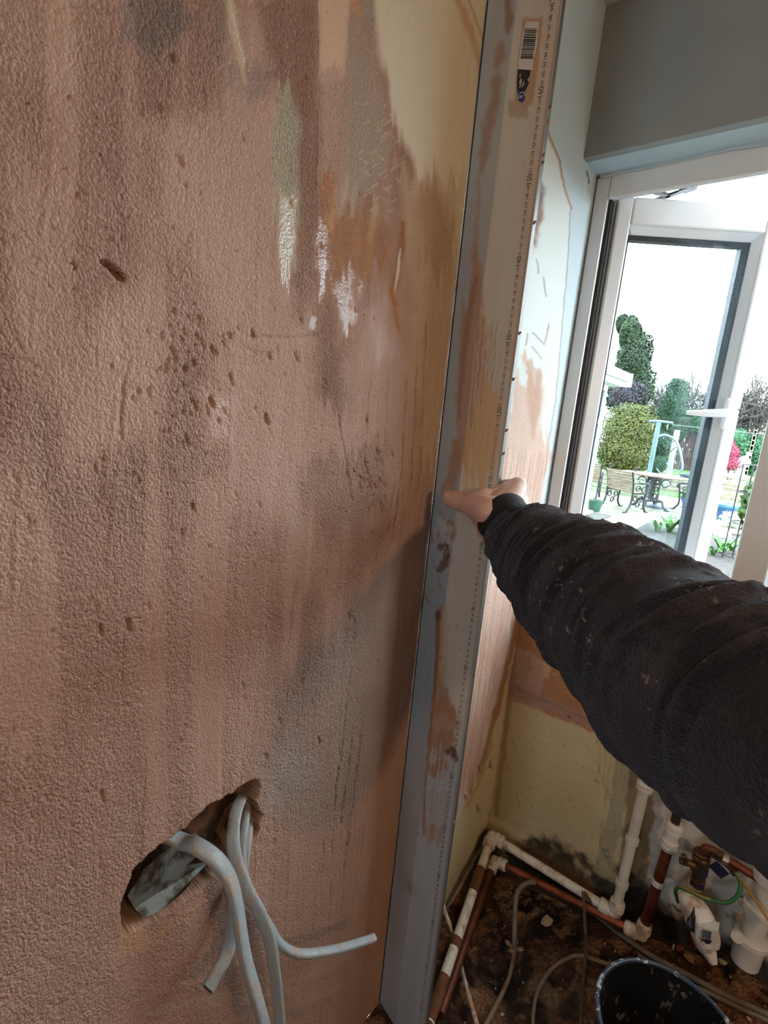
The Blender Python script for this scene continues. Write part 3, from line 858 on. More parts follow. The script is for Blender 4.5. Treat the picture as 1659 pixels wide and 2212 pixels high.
FL.h += rubble(qx, qy)
def on_floor(u, v, lift=0.0):
    z = 0.0
    for _ in range(12):
        p = on_z(u, v, z + lift); z = .5 * z + .5 * float(rubble(p[0], p[1]))
    return on_z(u, v, z + lift)
m_floor = painted_mat('dirty_slab', 'XY', gscale=140, bdist=.004, zs=1.0, spec=.3)
floor = grid_mesh('floor', fx, fy, lambda a, b: np.stack([a, b, FL.h - .004], 1), m_floor)
put_attr(floor, 'pigment', FL.col); put_attr(floor, 'grain', FL.grain); put_attr(floor, 'gloss', FL.rough)
tag(floor, 'bare dirty concrete floor with black bitumen patches', kind='structure')

# ------------------------------------------------------------------ window
m_upvc = pm('white_upvc', srgb(226, 226, 226), None, rough=.32, spec=.5)
m_upvc2 = pm('white_upvc_dull', srgb(212, 212, 210), srgb(204, 204, 202), 8, .45)
m_gasket = pm('black_gasket', srgb(24, 24, 28), srgb(34, 34, 38), 30, .6)
m_hinge = pm('stay_steel', srgb(96, 96, 100), srgb(70, 68, 72), 40, .4, metal=.8)
g_ = Nt('window_glass')
_gl = g_.n('ShaderNodeBsdfGlossy', {'Roughness': 0.02, 'Color': (1, 1, 1)})
_tr = g_.n('ShaderNodeBsdfTransparent', {'Color': (.93, .96, .96)})
_fr = g_.n('ShaderNodeFresnel', {'IOR': 1.45})
_mx = g_.n('ShaderNodeMixShader')
g_.set(_mx.inputs[0], g_.math('MULTIPLY', _fr.outputs[0], .45)); g_.set(_mx.inputs[1], _tr.outputs[0]); g_.set(_mx.inputs[2], _gl.outputs[0])
g_.t.links.new(_mx.outputs[0], g_.out.inputs['Surface'])
m_glass = g_.m

win = empty('window_1', (0, Y_FRAME, Z_SILL)); tag(win, 'white plastic window with its narrow left casement swung open', kind='structure')
def wpart(mb, name, mat, parent=None, auto=None):
    o = mb.build(name, mat, None, auto=auto)
    p = parent or win
    o.parent = p
    o.matrix_parent_inverse = p.matrix_world.inverted() if p is not win else Matrix.Translation(-win.location)
    return o
WX0, WX1, WZ0, WZ1 = .002, 1.52, .775, 1.722
YF, YR = Y_FRAME, Y_FRAME + .068
FWH = .030      # frame face width
MULL = (.396, .452)
def rail_x(x0, x1, z0, z1, c=.004):
    return MB().box((x0, YF, z0), (x1, YR, z1), c=c)
wpart(rail_x(WX0, WX0 + FWH, WZ0, WZ1), 'frame_jamb', m_upvc)
wpart(rail_x(WX1 - .05, WX1, WZ0, WZ1), 'frame_jamb', m_upvc)
wpart(MB().box((WX0 + FWH, YF, WZ1 - .048), (WX1 - .05, YF + .018, WZ1), c=.003).box((WX0 + FWH, YF + .0185, WZ1 - .016), (WX1 - .05, YR, WZ1), c=.003), 'frame_head', m_upvc)
wpart(rail_x(WX0 + FWH, WX1 - .05, WZ0, WZ0 + .05), 'frame_sill_rail', m_upvc)
wpart(rail_x(MULL[0], MULL[1], WZ0 + .05, WZ1 - .048), 'mullion', m_upvc)
wpart(MB().box((WX0 + FWH, YF + .008, WZ0 + .05), (WX0 + FWH + .007, YF + .05, WZ1 - .048)), 'gasket', m_gasket)
# outer rebate: a pale upstand along the head seen past the open casement
wpart(MB().box((WX0 - .3, YR + .002, WZ1 - .012), (WX1, YR + .03, WZ1 - .003), c=.003), 'outer_head_trim', m_upvc)
wpart(MB().box((MULL[1], YF + .03, WZ0 + .05), (WX1 - .05, YF + .036, WZ1 - .048)), 'fixed_pane', m_glass)
o = MB().box((-.02, YR, WZ0 - .05), (WX1 + .05, YR + .14, WZ0 - .005), c=.004); wpart(o, 'outer_sill', m_upvc)
o = MB().box((.004, Y_BACK - .012, Z_SILL - .018), (WX1, Y_FRAME - .002, Z_SILL + .012), c=.003).build('trim_3', m_paint); tag(o, 'painted board along the bottom of the window reveal', kind='structure')
# wavy bead of filler along the head
fp = [(x, Y_FRAME - .003 + .002 * RNG.random(), WZ1 - .002 + .004 * RNG.random()) for x in np.linspace(.01, .98, 50)]
wpart(MB().tube(fp, .005, 6), 'filler_bead', m_paint)

w2 = MB()  # rear window, out of view, added to let in cool fill light
for x0, x1, z0, z1 in ((.12, .15, 1.3, 1.85), (.79, .82, 1.3, 1.85), (.15, .79, 1.3, 1.33), (.15, .79, 1.82, 1.85)):
    w2.box((x0, ROOM_Y - .08, z0), (x1, ROOM_Y - .02, z1))
tag(w2.build('fill_window', m_upvc), 'white plastic frame of the added, unseen fill-light window behind the camera', kind='structure')

# open casement, hinged on the left and swung outwards
A_OP = math.radians(34.3)
HX, HY = .0503, 1.2244
Rz = Matrix.Translation((HX, HY, 0)) @ Matrix.Rotation(A_OP, 4, 'Z')
SW, SZ0, SZ1 = .345, .815, 1.684
ST = .032          # stile face
sash = empty('sash', (0, 0, 0)); sash.parent = win; sash.matrix_parent_inverse = Matrix.Translation(-win.location)
def spart(mb, name, mat, auto=None, parent=None):
    o = mb.build(name, mat, sash, auto=auto)
    return o
def sbox(x0, x1, y0, y1, z0, z1, c=.0):
    return MB().box((x0, y0, z0), (x1, y1, z1), Rz, c)
spart(sbox(0, ST, 0, .055, SZ0, SZ1, .004), 'stile', m_upvc)
spart(sbox(SW - .030, SW, 0, .042, SZ0, SZ1, .004), 'stile', m_upvc)
spart(sbox(ST, SW - .030, 0, .055, SZ1 - .055, SZ1, .004), 'rail', m_upvc)
spart(sbox(ST, SW - .030, 0, .055, SZ0, SZ0 + .055, .004), 'rail', m_upvc)
# chamfered glazing beads
gx0, gx1, gz0, gz1 = ST - .001, SW - .029, SZ0 + .054, SZ1 - .054
bw, bd = .014, .016
def bead(pts):
    mb = MB(); mb.add([(Rz @ Vector(p))[:] for p in pts], [(0, 1, 2, 3), (4, 7, 6, 5), (0, 4, 5, 1), (1, 5, 6, 2), (2, 6, 7, 3), (3, 7, 4, 0)])
    return spart(mb, 'glazing_bead', m_upvc)
y0, y1 = .004, .022
bead([(gx0, y0, gz1), (gx1, y0, gz1), (gx1 - bw, y1, gz1 - bw), (gx0 + bw, y1, gz1 - bw), (gx0, y0 + .03, gz1), (gx1, y0 + .03, gz1), (gx1 - bw, y1 + .012, gz1 - bw), (gx0 + bw, y1 + .012, gz1 - bw)])
bead([(gx0, y0, gz0), (gx1, y0, gz0), (gx1 - bw, y1, gz0 + bw), (gx0 + bw, y1, gz0 + bw), (gx0, y0 + .03, gz0), (gx1, y0 + .03, gz0), (gx1 - bw, y1 + .012, gz0 + bw), (gx0 + bw, y1 + .012, gz0 + bw)])
bead([(gx0, y0, gz0), (gx0, y0, gz1), (gx0 + bw * .4, y1, gz1 - bw), (gx0 + bw * .4, y1, gz0 + bw), (gx0, y0 + .03, gz0), (gx0, y0 + .03, gz1), (gx0 + bw * .4, y1 + .012, gz1 - bw), (gx0 + bw * .4, y1 + .012, gz0 + bw)])
bead([(gx1, y0, gz0), (gx1, y0, gz1), (gx1 - bw, y1, gz1 - bw), (gx1 - bw, y1, gz0 + bw), (gx1, y0 + .03, gz0), (gx1, y0 + .03, gz1), (gx1 - bw, y1 + .012, gz1 - bw), (gx1 - bw, y1 + .012, gz0 + bw)])
# dark spacer bars between the two panes
sx0, sx1, sz0, sz1 = gx0 + bw * .4, gx1 - bw, gz0 + bw, gz1 - bw
m_spacer = pm('pane_spacer', srgb(52, 60, 70), srgb(66, 74, 84), 20, .5)
for bx in ((sx0, sx0 + .006, sz0, sz1), (sx1 - .016, sx1, sz0, sz1)):
    spart(sbox(bx[0], bx[1], .026, .044, bx[2], bx[3]), 'spacer_bar', m_spacer)
for bx in ((sz1 - .010, sz1), (sz0, sz0 + .010)):
    spart(sbox(sx0 + .006, sx1 - .016, .026, .044, bx[0], bx[1]), 'spacer_bar', m_spacer)
spart(sbox(sx0 + .001, sx1 - .001, .0245, .0255, sz0 + .001, sz1 - .001), 'inner_pane', m_glass)
spart(sbox(sx0 + .001, sx1 - .001, .0445, .0455, sz0 + .001, sz1 - .001), 'outer_pane', m_glass)
# stile edge profile towards the frame: gasket line
spart(sbox(-.004, 0, .030, .050, SZ0 + .01, SZ1 - .01), 'edge_gasket', pm('grey_gasket', srgb(120, 126, 132), None, rough=.5))
spart(sbox(-.011, -.0005, .010, .022, SZ0 + .01, SZ1 - .004, .002), 'edge_lip', pm('grey_plastic_lip', srgb(150, 158, 166), None, rough=.5))
# handle
hz = 1.247
mh_ = MB(); mh_.box((SW - .040, -.012, hz - .035), (SW - .018, 0, hz + .035), Rz, .005)
spart(mh_, 'handle_plate', m_upvc)
hp = catmull([(SW - .026, -.012, hz + .004), (SW - .027, -.034, hz + .003), (SW - .045, -.040, hz + .001), (SW - .085, -.040, hz - .003), (SW - .135, -.038, hz - .006)], 8)
hp = [(Rz @ Vector(p))[:] for p in hp]
prof = [(.0105 * math.cos(a), .0075 * math.sin(a)) for a in np.linspace(0, 2 * math.pi, 14, endpoint=False)]
rr = np.interp(np.linspace(0, 1, len(hp)), [0, .3, .8, 1], [1, 1.05, .8, .45])
V_, F_ = sweep(hp, rr, prof=prof)
spart(MB().add(V_, F_), 'handle', m_upvc, auto=50)
spart(MB().box((SW - .036, -.044, hz - .004), (SW - .020, -.036, hz + .012), Rz, .003), 'key_lock', m_gasket)
# friction stay between casement head and frame
hpt = lambda x, y, z: (Rz @ Vector((x, y, z)))[:]
fz = SZ1 + .006
ms_ = MB()
def bar(p, q, w=.007, t=.0025):
    p = np.array(p, float); q = np.array(q, float); d = q - p; d /= np.linalg.norm(d); n = np.cross(d, (0, 0, 1)); n /= np.linalg.norm(n); k = np.array((0, 0, 1))
    V = [p + n * w * a + k * t * b for a, b in ((-1, -1), (1, -1), (1, 1), (-1, 1))] + [q + n * w * a + k * t * b for a, b in ((-1, -1), (1, -1), (1, 1), (-1, 1))]
    ms_.add(V, [(3, 2, 1, 0), (4, 5, 6, 7), (0, 1, 5, 4), (1, 2, 6, 5), (2, 3, 7, 6), (3, 0, 4, 7)])
Q = lambda u, v: on_z(u, v, 1.700)
bar(Q(1316, 437), Q(1350, 425)); bar(Q(1350, 425), Q(1440, 409), .006); bar(Q(1402, 438), Q(1478, 411), .006); bar(Q(1415, 415), Q(1446, 423), .006); bar(Q(1474, 412), Q(1500, 402), .011, .004); bar(Q(1312, 438), Q(1330, 436), .012)
spart(ms_, 'friction_stay', m_hinge)

# ------------------------------------------------------------------ plasterer's straightedge standing against the wall
RX0, RX1, RY = .0034, .1175, .672
RZ0, RZ1 = .001, 1.970
RIDGE = .054
ruler = empty('straightedge', (RX0, RY, RZ0)); tag(ruler, 'long aluminium straightedge with centimetre scale and dried plaster smears held against the wall', 'straightedge')
def rpart(o):
    o.parent = ruler; o.matrix_parent_inverse = Matrix.Translation(-ruler.location); return o
t = Nt('plaster_smeared_aluminium')
ca = t.attr('pigment').outputs['Color']; gl = t.attr('gloss').outputs['Fac']; mt = t.attr('grain').outputs['Fac']
br = t.noise(60, 4, .6, t.coord((1, 1, .04)))
sp = t.ramp(t.noise(420, 2, .5), [(.70, 1.0), (.76, .55)])
t.p(Base_Color=t.mix(1.0, t.mix(1.0, ca, t.ramp(br, [(.3, .93), (.7, 1.04)]), 'MULTIPLY'), sp, 'MULTIPLY'), Roughness=gl, Metallic=t.math('MULTIPLY', mt, .25), Specular_IOR_Level=.35)
t.p(Normal=t.bump(t.noise(300, 3, .6, t.coord((1, 1, .15))), t.math('SUBTRACT', .30, t.math('MULTIPLY', mt, .26)), .001))
m_alu = t.m
m_alu2 = pm('aluminium_edge', srgb(112, 110, 106), srgb(86, 82, 78), 30, .4, metal=.5, stretch=(1, 1, .1))
rx = np.unique(np.concatenate([np.linspace(RX0, RX1, 64), [RIDGE]]))
rz = np.arange(RZ0, RZ1, .0035)
ga, gb = np.meshgrid(rx, rz, indexing='ij'); ga = ga.ravel(); gb = gb.ravel()
face_y = lambda x: RY + np.where(x < RIDGE, (RIDGE - x) / (RIDGE - RX0) * .0135, 0.0)
rU, rV = to_px(np.stack([ga, face_y(ga), gb], 1))
ALU = srgb(176, 184, 190); SM = srgb(176, 134, 102)
Rp = Paint(rU, rV, ga, gb, ALU); Rp.rough[:] = .42; Rp.grain[:] = 1.0   # grain = bare metal here
def smear(m, c, a=1.0, r=.75):
    Rp.dye(m, c, a); Rp.set(m, r); Rp.grain *= (1 - m * a)
vs = fbm(ga * 420, gb * 7, 201, 3)
# thin dried film over the scale half, its cream partly painted lamplight
film = sstep(RIDGE - .001, RIDGE + .002, ga + (fbm(ga * 10, gb * 6, 203, 3) - .5) * .004)
upper = sstep(.55, .75, gb)
smear(film * upper, srgb(206, 194, 174), .8, .6)
m = Rp.poly([(1050, -30), (1215, -30), (1190, 300), (1150, 560), (1110, 800), (1075, 1010), (1000, 1010), (1010, 700), (1040, 350)], 24, 14, 60, 40); smear(m, srgb(192, 182, 166), .5)
m = Rp.poly([(1155, -30), (1215, -30), (1190, 300), (1165, 520), (1120, 830), (1095, 800), (1110, 680), (1130, 560), (1128, 420), (1150, 250)], 10, 8, 30, 30); smear(m, srgb(192, 166, 146), .6)
# brown run down the middle
run = [(1095, -10), (1101, 35), (1097, 70)]; m = Rp.stroke(run, [5, 9, 6], 5, 5, 20); smear(m, srgb(150, 104, 76), .75)
m = Rp.stroke([(1082, 95), (1081, 120), (1075, 145)], [8, 14, 8], 7, 7, 20); smear(m, srgb(166, 122, 94), .7)
m = Rp.stroke([(1074, 170), (1070, 215), (1055, 270), (1046, 330), (1040, 370)], [10, 12, 12, 10, 5], 7, 7, 22); smear(m, srgb(160, 118, 90), .7)
m = Rp.stroke([(1036, 380), (1028, 500), (1026, 560), (1020, 650)], [3, 4, 9, 8], 5, 5, 22); smear(m, SM, .6)
m = Rp.poly([(1020, 520), (1042, 540), (1040, 640), (1050, 760), (1040, 900), (1012, 1010), (985, 1000), (985, 830), (995, 690), (1022, 620)], 6, 7, 24, 40); smear(m, srgb(178, 140, 108), .8)
m = Rp.stroke([(1030, 600), (1008, 700), (998, 800), (990, 900)], [5, 7, 6, 4], 4, 5, 20); smear(m, srgb(142, 104, 80), .6)
for k in range(16):
    x0 = 1012 + k * 3.2; m = Rp.stroke([(x0 + 18, 690 + 20 * RNG.random()), (x0 + 6, 830), (x0 - 4, 960 + 40 * RNG.random())], .9, 1.3, 4, 18); smear(m, srgb(150, 112, 82) if k % 3 else srgb(204, 196, 184), .6)
m = Rp.poly([(1050, 800), (1085, 830), (1072, 980), (1040, 1040), (1000, 1050), (1010, 960)], 10, 8, 24, 50); smear(m, srgb(202, 164, 116), .75)
m = Rp.stroke([(985, 960), (980, 1020), (968, 1060)], [10, 10, 14], 5, 5, 18); smear(m, srgb(166, 124, 90), .8)
m = Rp.stroke([(966, 1060), (960, 1075)], [8, 6], 4, 4); smear(m, srgb(198, 160, 130), .7)
# smudges under the thumb
for pts, w, c, a in (([(952, 1110), (962, 1125), (978, 1140), (975, 1160)], [5, 6, 9, 8], (150, 116, 90), .7), ([(930, 1150), (945, 1160), (968, 1158), (974, 1130)], [6, 8, 9, 8], (146, 112, 88), .7),
                     ([(938, 1168), (950, 1180), (965, 1190), (958, 1215), (950, 1228)], [6, 8, 11, 12, 9], (112, 80, 62), .85), ([(960, 1172), (972, 1190), (970, 1210)], [3, 5, 5], (96, 68, 52), .8),
                     ([(946, 1245), (948, 1262), (955, 1275)], [1.6, 1.6, 1], (160, 108, 66), .9), ([(900, 1270), (915, 1285), (925, 1300)], [3, 6, 3], (150, 122, 96), .6),
                     ([(925, 1305), (945, 1312)], [4, 3], (154, 124, 98), .5)):
    m = Rp.stroke(pts, w, 2.5, 3, 14); smear(m, srgb(*c), a)
m = Rp.poly([(935, 1110), (985, 1115), (975, 1220), (935, 1235), (925, 1180)], 10, 10, 20); smear(m * sstep(.45, .6, fbm(ga * 150, gb * 60, 207, 3)), srgb(204, 204, 200), .6, .6)
# lower brown run
m = Rp.poly([(944, 1320), (958, 1318), (958, 1420), (968, 1500), (985, 1550), (984, 1600), (968, 1620), (925, 1615), (930, 1560), (938, 1480), (938, 1400)], 4, 5, 18, 20); smear(m, srgb(166, 128, 98), .85)
m = Rp.stroke([(946, 1322), (945, 1400), (940, 1480), (933, 1540), (927, 1610), (920, 1690), (914, 1760), (916, 1800)], [4, 4, 3.5, 3, 3, 2.5, 3, 3], 2.5, 3, 18); smear(m, srgb(138, 96, 70), .85)
m = Rp.poly([(955, 1300), (968, 1320), (968, 1420), (958, 1500), (948, 1440)], 3, 4, 16); smear(m, srgb(190, 164, 134), .7)
m = Rp.poly([(938, 1520), (990, 1530), (985, 1560), (930, 1555)], 4, 7, 16, 20); smear(m, srgb(166, 120, 92), .8)
for v0, v1, a in ((1575, 1630, .8), (1640, 1665, .9), (1625, 1680, .55), (1775, 1812, .8), (1700, 1790, .4)):
    k0 = np.interp(v0, [1500, 1800], [932, 915]); k1 = np.interp(v0, [1500, 1800], [992, 952])
    m = Rp.poly([(k0, v0), (k1, v0 + 6), (k1 - 6, v1 + 8), (k0 - 4, v1)], 4, 7, 14, 16); smear(m * (.4 + .6 * sstep(.35, .6, vs)), srgb(156, 112, 84), a)
m = Rp.stroke([(968, 1625), (978, 1618), (985, 1640)], [5, 7, 6], 3, 4, 8); smear(m, srgb(90, 60, 44), .85)
m = Rp.stroke([(946, 1322), (947, 1335)], [5, 6], 3, 3, 8); smear(m, srgb(100, 70, 46), .8)
for k in range(40):
    x, y = 900 + RNG.random() * 130, 1260 + RNG.random() * 560
    m = Rp.stroke([(x, y), (x + RNG.normal(), y + 2)], .7 + .6 * RNG.random(), 1, 1, 6); smear(m, srgb(96, 76, 62), .7)
m = Rp.stroke([(796, 2195), (812, 2205), (830, 2215)], [6, 9, 8], 5, 6, 14); smear(m, srgb(104, 76, 56), .9)
# dirty halo round the sticker
halo = [(1130, 36), (1172, 40), (1165, 110), (1160, 170), (1150, 225), (1136, 232), (1112, 218), (1116, 160), (1122, 100)]
m = Rp.poly(halo, 3, 3, 10); smear(m, srgb(176, 134, 98), .85)
m = Rp.poly([(1098, 215), (1140, 222), (1140, 256), (1098, 254)], 2, 2, 10); smear(m, srgb(166, 142, 112), .75)

face = grid_mesh('face', rx, rz, lambda a, b: np.stack([a, face_y(a) - .0006 * Rp.h, b], 1), m_alu)
face.data.polygons.foreach_set('use_smooth', np.zeros(len(face.data.polygons), bool))
put_attr(face, 'pigment', Rp.col); put_attr(face, 'grain', Rp.grain); put_attr(face, 'gloss', Rp.rough)
rpart(face)
mb = MB()
out = [(RX0, RY + .0135), (RX0, RY + .0150), (RIDGE, RY + .0150), (RX1, RY + .0095), (RX1, RY)]
for i in range(4):
    (xa_, ya_), (xb_, yb_) = out[i], out[i + 1]
    mb.add([(xa_, ya_, RZ0), (xb_, yb_, RZ0), (xb_, yb_, RZ1), (xa_, ya_, RZ1)], [(0, 1, 2, 3)])
full = [(RX0, RY + .0135), (RIDGE, RY), (RX1, RY), (RX1, RY + .0095), (RIDGE, RY + .0150), (RX0, RY + .0150)]
mb.add([(x, y, RZ0) for x, y in full], [tuple(range(6))]); mb.add([(x, y, RZ1) for x, y in full], [tuple(range(6))[::-1]])
rpart(mb.build('back_section', m_alu2))
rpart(MB().box((RX0 - .0022, RY + .0132, RZ0), (RX0 - .0001, RY + .0150, RZ1)).build('gap_shadow_strip', pm('gap_shadow_black', srgb(30, 27, 26), srgb(46, 40, 36), 40, .8)))  # black strip painted in for the shadowed gap against the wall
# plaster crumbs stuck along the outer edge
m_crumb = pm('plaster_crumb', srgb(150, 112, 86), srgb(98, 70, 52), 120, .9, .4, 300)
for px_, py_ in ((1180, 232), (1176, 263), (1168, 335), (1165, 352), (1152, 480), (1118, 720), (1104, 820), (1085, 930), (1078, 980), (1016, 1458), (996, 1600), (981, 1712), (973, 1745), (972, 1775)):
    p = on_y(px_, py_, RY)
    c_ = capsule_blob('plaster_crumb', [((RX1 - .0005, RY + .003, p[2]), (RX1 + .0015, RY + .004, p[2] + .002), .0022, .0014)], .0008, m_crumb, None, 1); rpart(c_)
# scale: numbers read upwards
GLY = {}
def glyph(s):
    if s not in GLY:
        cu = bpy.data.curves.new('g', 'FONT'); cu.body = s; cu.size = 1.0; cu.align_x = 'CENTER'; cu.align_y = 'CENTER'; cu.resolution_u = 3
        ob = bpy.data.objects.new('g', cu); COL.objects.link(ob)
        me = ob.to_mesh()
        GLY[s] = ([v.co[:] for v in me.vertices], [tuple(p.vertices) for p in me.polygons])
        ob.to_mesh_clear(); bpy.data.objects.remove(ob); bpy.data.curves.remove(cu)
    return GLY[s]
m_ink = pm('black_scale_print', srgb(40, 38, 38), srgb(62, 58, 54), 200, .6)
mn = MB(); mtk = MB()
for n in range(2, 195):
    big_ = n % 10 == 0
    hgt = .0098 if big_ else .0058
    cz = n / 100.0; cx_ = .1048
    off = 0
    for ch in [str(n)]:
        V_, F_ = glyph(ch)
        # text x axis -> +z, text y axis -> -x
        mn.add([(cx_ - y * hgt, RY - .0003, cz + x * hgt * .92) for x, y, _ in V_], F_)
for k in range(10, 1950):
    ln = .0045 if k % 10 == 0 else (.0034 if k % 5 == 0 else .0022)
    z = k / 1000.0
    mtk.add([(RX1 - .0008 - ln, RY - .0003, z - .00012), (RX1 - .0008, RY - .0003, z - .00012), (RX1 - .0008, RY - .0003, z + .00012), (RX1 - .0008 - ln, RY - .0003, z + .00012)], [(0, 1, 2, 3)])
rpart(mn.build('scale_numbers', m_ink)); rpart(mtk.build('scale_ticks', m_ink))
# torn barcode sticker
def quad_px(pts, dy):
    return [tuple(np.array(on_y(u, v, RY)) + np.array((0, -dy, 0))) for u, v in pts]
def flat(name, pts, dy, mat, parent=None):
    P = quad_px(pts, dy); n = len(P)
    back = [(x, RY - .0001, z) for x, y, z in P]
    mb = MB().add(P + back, [tuple(range(n - 1, -1, -1))] + [(i, (i + 1) % n, (i + 1) % n + n, i + n) for i in range(n)])
    o = mb.build(name, mat)
    if parent is None: rpart(o)
    else: o.parent = parent; o.matrix_parent_inverse = Matrix.Translation(-ruler.location)
    return o
m_lab = pm('sticker_paper', srgb(206, 200, 190), srgb(190, 178, 162), 60, .6)
m_labk = pm('sticker_black', srgb(22, 22, 24), srgb(34, 32, 34), 80, .5)
m_labb = pm('sticker_blue', srgb(44, 58, 118), srgb(36, 46, 92), 80, .5)
lab = flat('label', [(1137, 46), (1164, 48), (1160, 100), (1153, 128), (1150, 152), (1118, 152), (1124, 110), (1130, 70)], .0004, m_lab)
rb_ = np.random.default_rng(3)
mb = MB()
tt = 62.0
while tt < 126:
    wv = 0.9 + 2.2 * rb_.random()
    f = (tt - 62) / 64
    xl = 1134 - 9 * f; xr = 1161 - 8 * f - 2 * rb_.random()
    mb.add(quad_px([(xl, tt), (xr, tt + .6), (xr - .3, tt + wv + .6), (xl - .3, tt + wv)], .0006), [(3, 2, 1, 0)])
    tt += wv + 0.9 + 1.5 * rb_.random()
o = mb.build('barcode', m_labk); o.parent = lab
flat('label_black_strip', [(1119, 150), (1146, 152), (1144, 165), (1139, 172), (1143, 178), (1137, 192), (1132, 200), (1117, 196), (1117, 175)], .00065, m_labk)
mb = MB()
for k in range(9):
    x0 = 1121 + rb_.random() * 14; y0 = 155 + rb_.random() * 28
    mb.add(quad_px([(x0, y0), (x0 + 1.6, y0), (x0 + .6, y0 + 9), (x0 - .8, y0 + 9)], .0009), [(3, 2, 1, 0)])
rpart(mb.build('label_scratches', m_lab))
lb = flat('label_blue_strip', [(1118, 198), (1135, 198), (1134, 214), (1128, 222), (1120, 216)], .0007, m_labb)
cc = on_y(1127, 209, RY)
mb = MB()
for a0, a1 in ((-.2, 3.6),):
    an = np.linspace(a0, a1, 18)
    for i in range(len(an) - 1):
        q = [(cc[0] + r_ * math.cos(a), RY - .0010, cc[2] + r_ * math.sin(a)) for r_, a in ((.0052, an[i]), (.0052, an[i + 1]), (.0044, an[i + 1]), (.0044, an[i]))]
        mb.add(q, [(0, 1, 2, 3)])
V_, F_ = glyph('R')
mb.add([(cc[0] - y * .007, RY - .0010, cc[2] + x * .007) for x, y, _ in V_], F_)
o = mb.build('label_ring_letter', pm('sticker_white', srgb(214, 214, 218), None, rough=.6)); rpart(o)

# ------------------------------------------------------------------ cables out of the chopped hole
t = Nt('grey_cable_sheath')
dirt = t.ramp(t.noise(70, 4, .65, t.coord((1, 1, .6))), [(.50, 0.0), (.64, .85)])
t.p(Base_Color=t.mix(dirt, srgb(146, 152, 154), srgb(168, 144, 126)), Roughness=t.math('ADD', t.math('MULTIPLY', dirt, .4), .45), Normal=t.bump(t.math('ADD', t.math('MULTIPLY', dirt, 1.0), t.noise(200, 3)), .5, .0012))
m_cable = t.m
m_copper_core = pm('copper_core', srgb(150, 92, 62), srgb(110, 66, 46), 200, .4, metal=.8)
m_core_ins = pm('core_insulation', srgb(40, 44, 70), srgb(50, 40, 40), 100, .5)
def flatprof(w, h, n=20):
    return [(math.copysign(abs(math.cos(a)) ** .62, math.cos(a)) * w, math.copysign(abs(math.sin(a)) ** .8, math.sin(a)) * h) for a in np.linspace(0, 2 * math.pi, n, endpoint=False)]
def cable(pts, w, h, label, up=(0, 1, 0), tip=True):
    path = catmull([at_depth(u, v, d) if len(q) == 0 else np.array(q) for u, v, d, *q in pts], 12)
    root = empty('electrical_cable', tuple(path[0])); tag(root, label, 'cable', 'grey cables hanging from the wall hole')
    V_, F_ = sweep(path, 1.0, prof=flatprof(w, h), up=up)
    o = MB().add(V_, F_).build('sheath', m_cable, auto=40); o.parent = root; o.matrix_parent_inverse = Matrix.Translation(-root.location)
    if tip:
        d = path[-1] - path[-3]; d /= np.linalg.norm(d)
        P_, T_, A_, B_ = frames(path, up)
        for s, mt_ in ((-.45, m_core_ins), (0, m_copper_core), (.45, m_core_ins)):
            c0 = path[-1] + A_[-1] * w * s
            k = MB().lathe([(h * .42, -.002), (h * .42, .0012), (h * .2, .0014)], c0, d, 10).build('core', mt_, auto=40)
            k.parent = root; k.matrix_parent_inverse = Matrix.Translation(-root.location)
    return root
dW = lambda u, v, off: float(((on_x(u, v, off)) - CAM) @ FWD)
X = lambda u, v, off: (u, v, dW(u, v, off))
# thick cable leaving the hole at the left, hanging down in front
cable([X(352, 1800, -.02), X(395, 1818, -.004), X(425, 1828, .020), X(468, 1858, .040), X(497, 1902, .050), X(512, 1960, .055), X(521, 2020, .058), X(532, 2080, .06), X(552, 2150, .06), X(575, 2230, .06), X(592, 2300, .06)],
      .0090, .0054, 'thick grey flat cable arching from the left of the hole and hanging down in front', (0, 1, -.3), False)
# second cable from the top of the hole, joins the third and hangs straight down
cable([X(522, 1722, -.02), X(512, 1745, -.006), X(504, 1790, .010), X(506, 1840, .022), X(520, 1890, .030), X(540, 1935, .036), X(562, 1975, .040), X(582, 2030, .044), X(592, 2090, .046), X(600, 2160, .046), X(606, 2230, .046), X(610, 2300, .046)],
      .0076, .0046, 'grey flat cable from the top of the hole hanging down beside the thick one', (0, 1, -.2), False)
# third: curls out to the right with a cut end
cable([X(534, 1735, -.024), X(528, 1790, .000), X(522, 1840, .008), X(530, 1900, .012), X(556, 1960, .016), X(580, 1998, .02), X(606, 2040, .03), X(645, 2060, .045), X(700, 2056, .06), X(752, 2044, .07), X(808, 2026, .08)],
      .0060, .0052, 'grey cable end curling out to the right towards the straightedge', (0, 0, 1))
# fourth: short end turned down to the left
cable([X(536, 1760, -.026), X(530, 1820, .002), X(520, 1890, .010), X(508, 1950, .018), X(502, 2010, .026), X(490, 2060, .032), X(470, 2100, .036), X(449, 2136, .040)],
      .0080, .0052, 'short grey cable stub with cut end turned down to the left below the hole', (0, 1, 0))
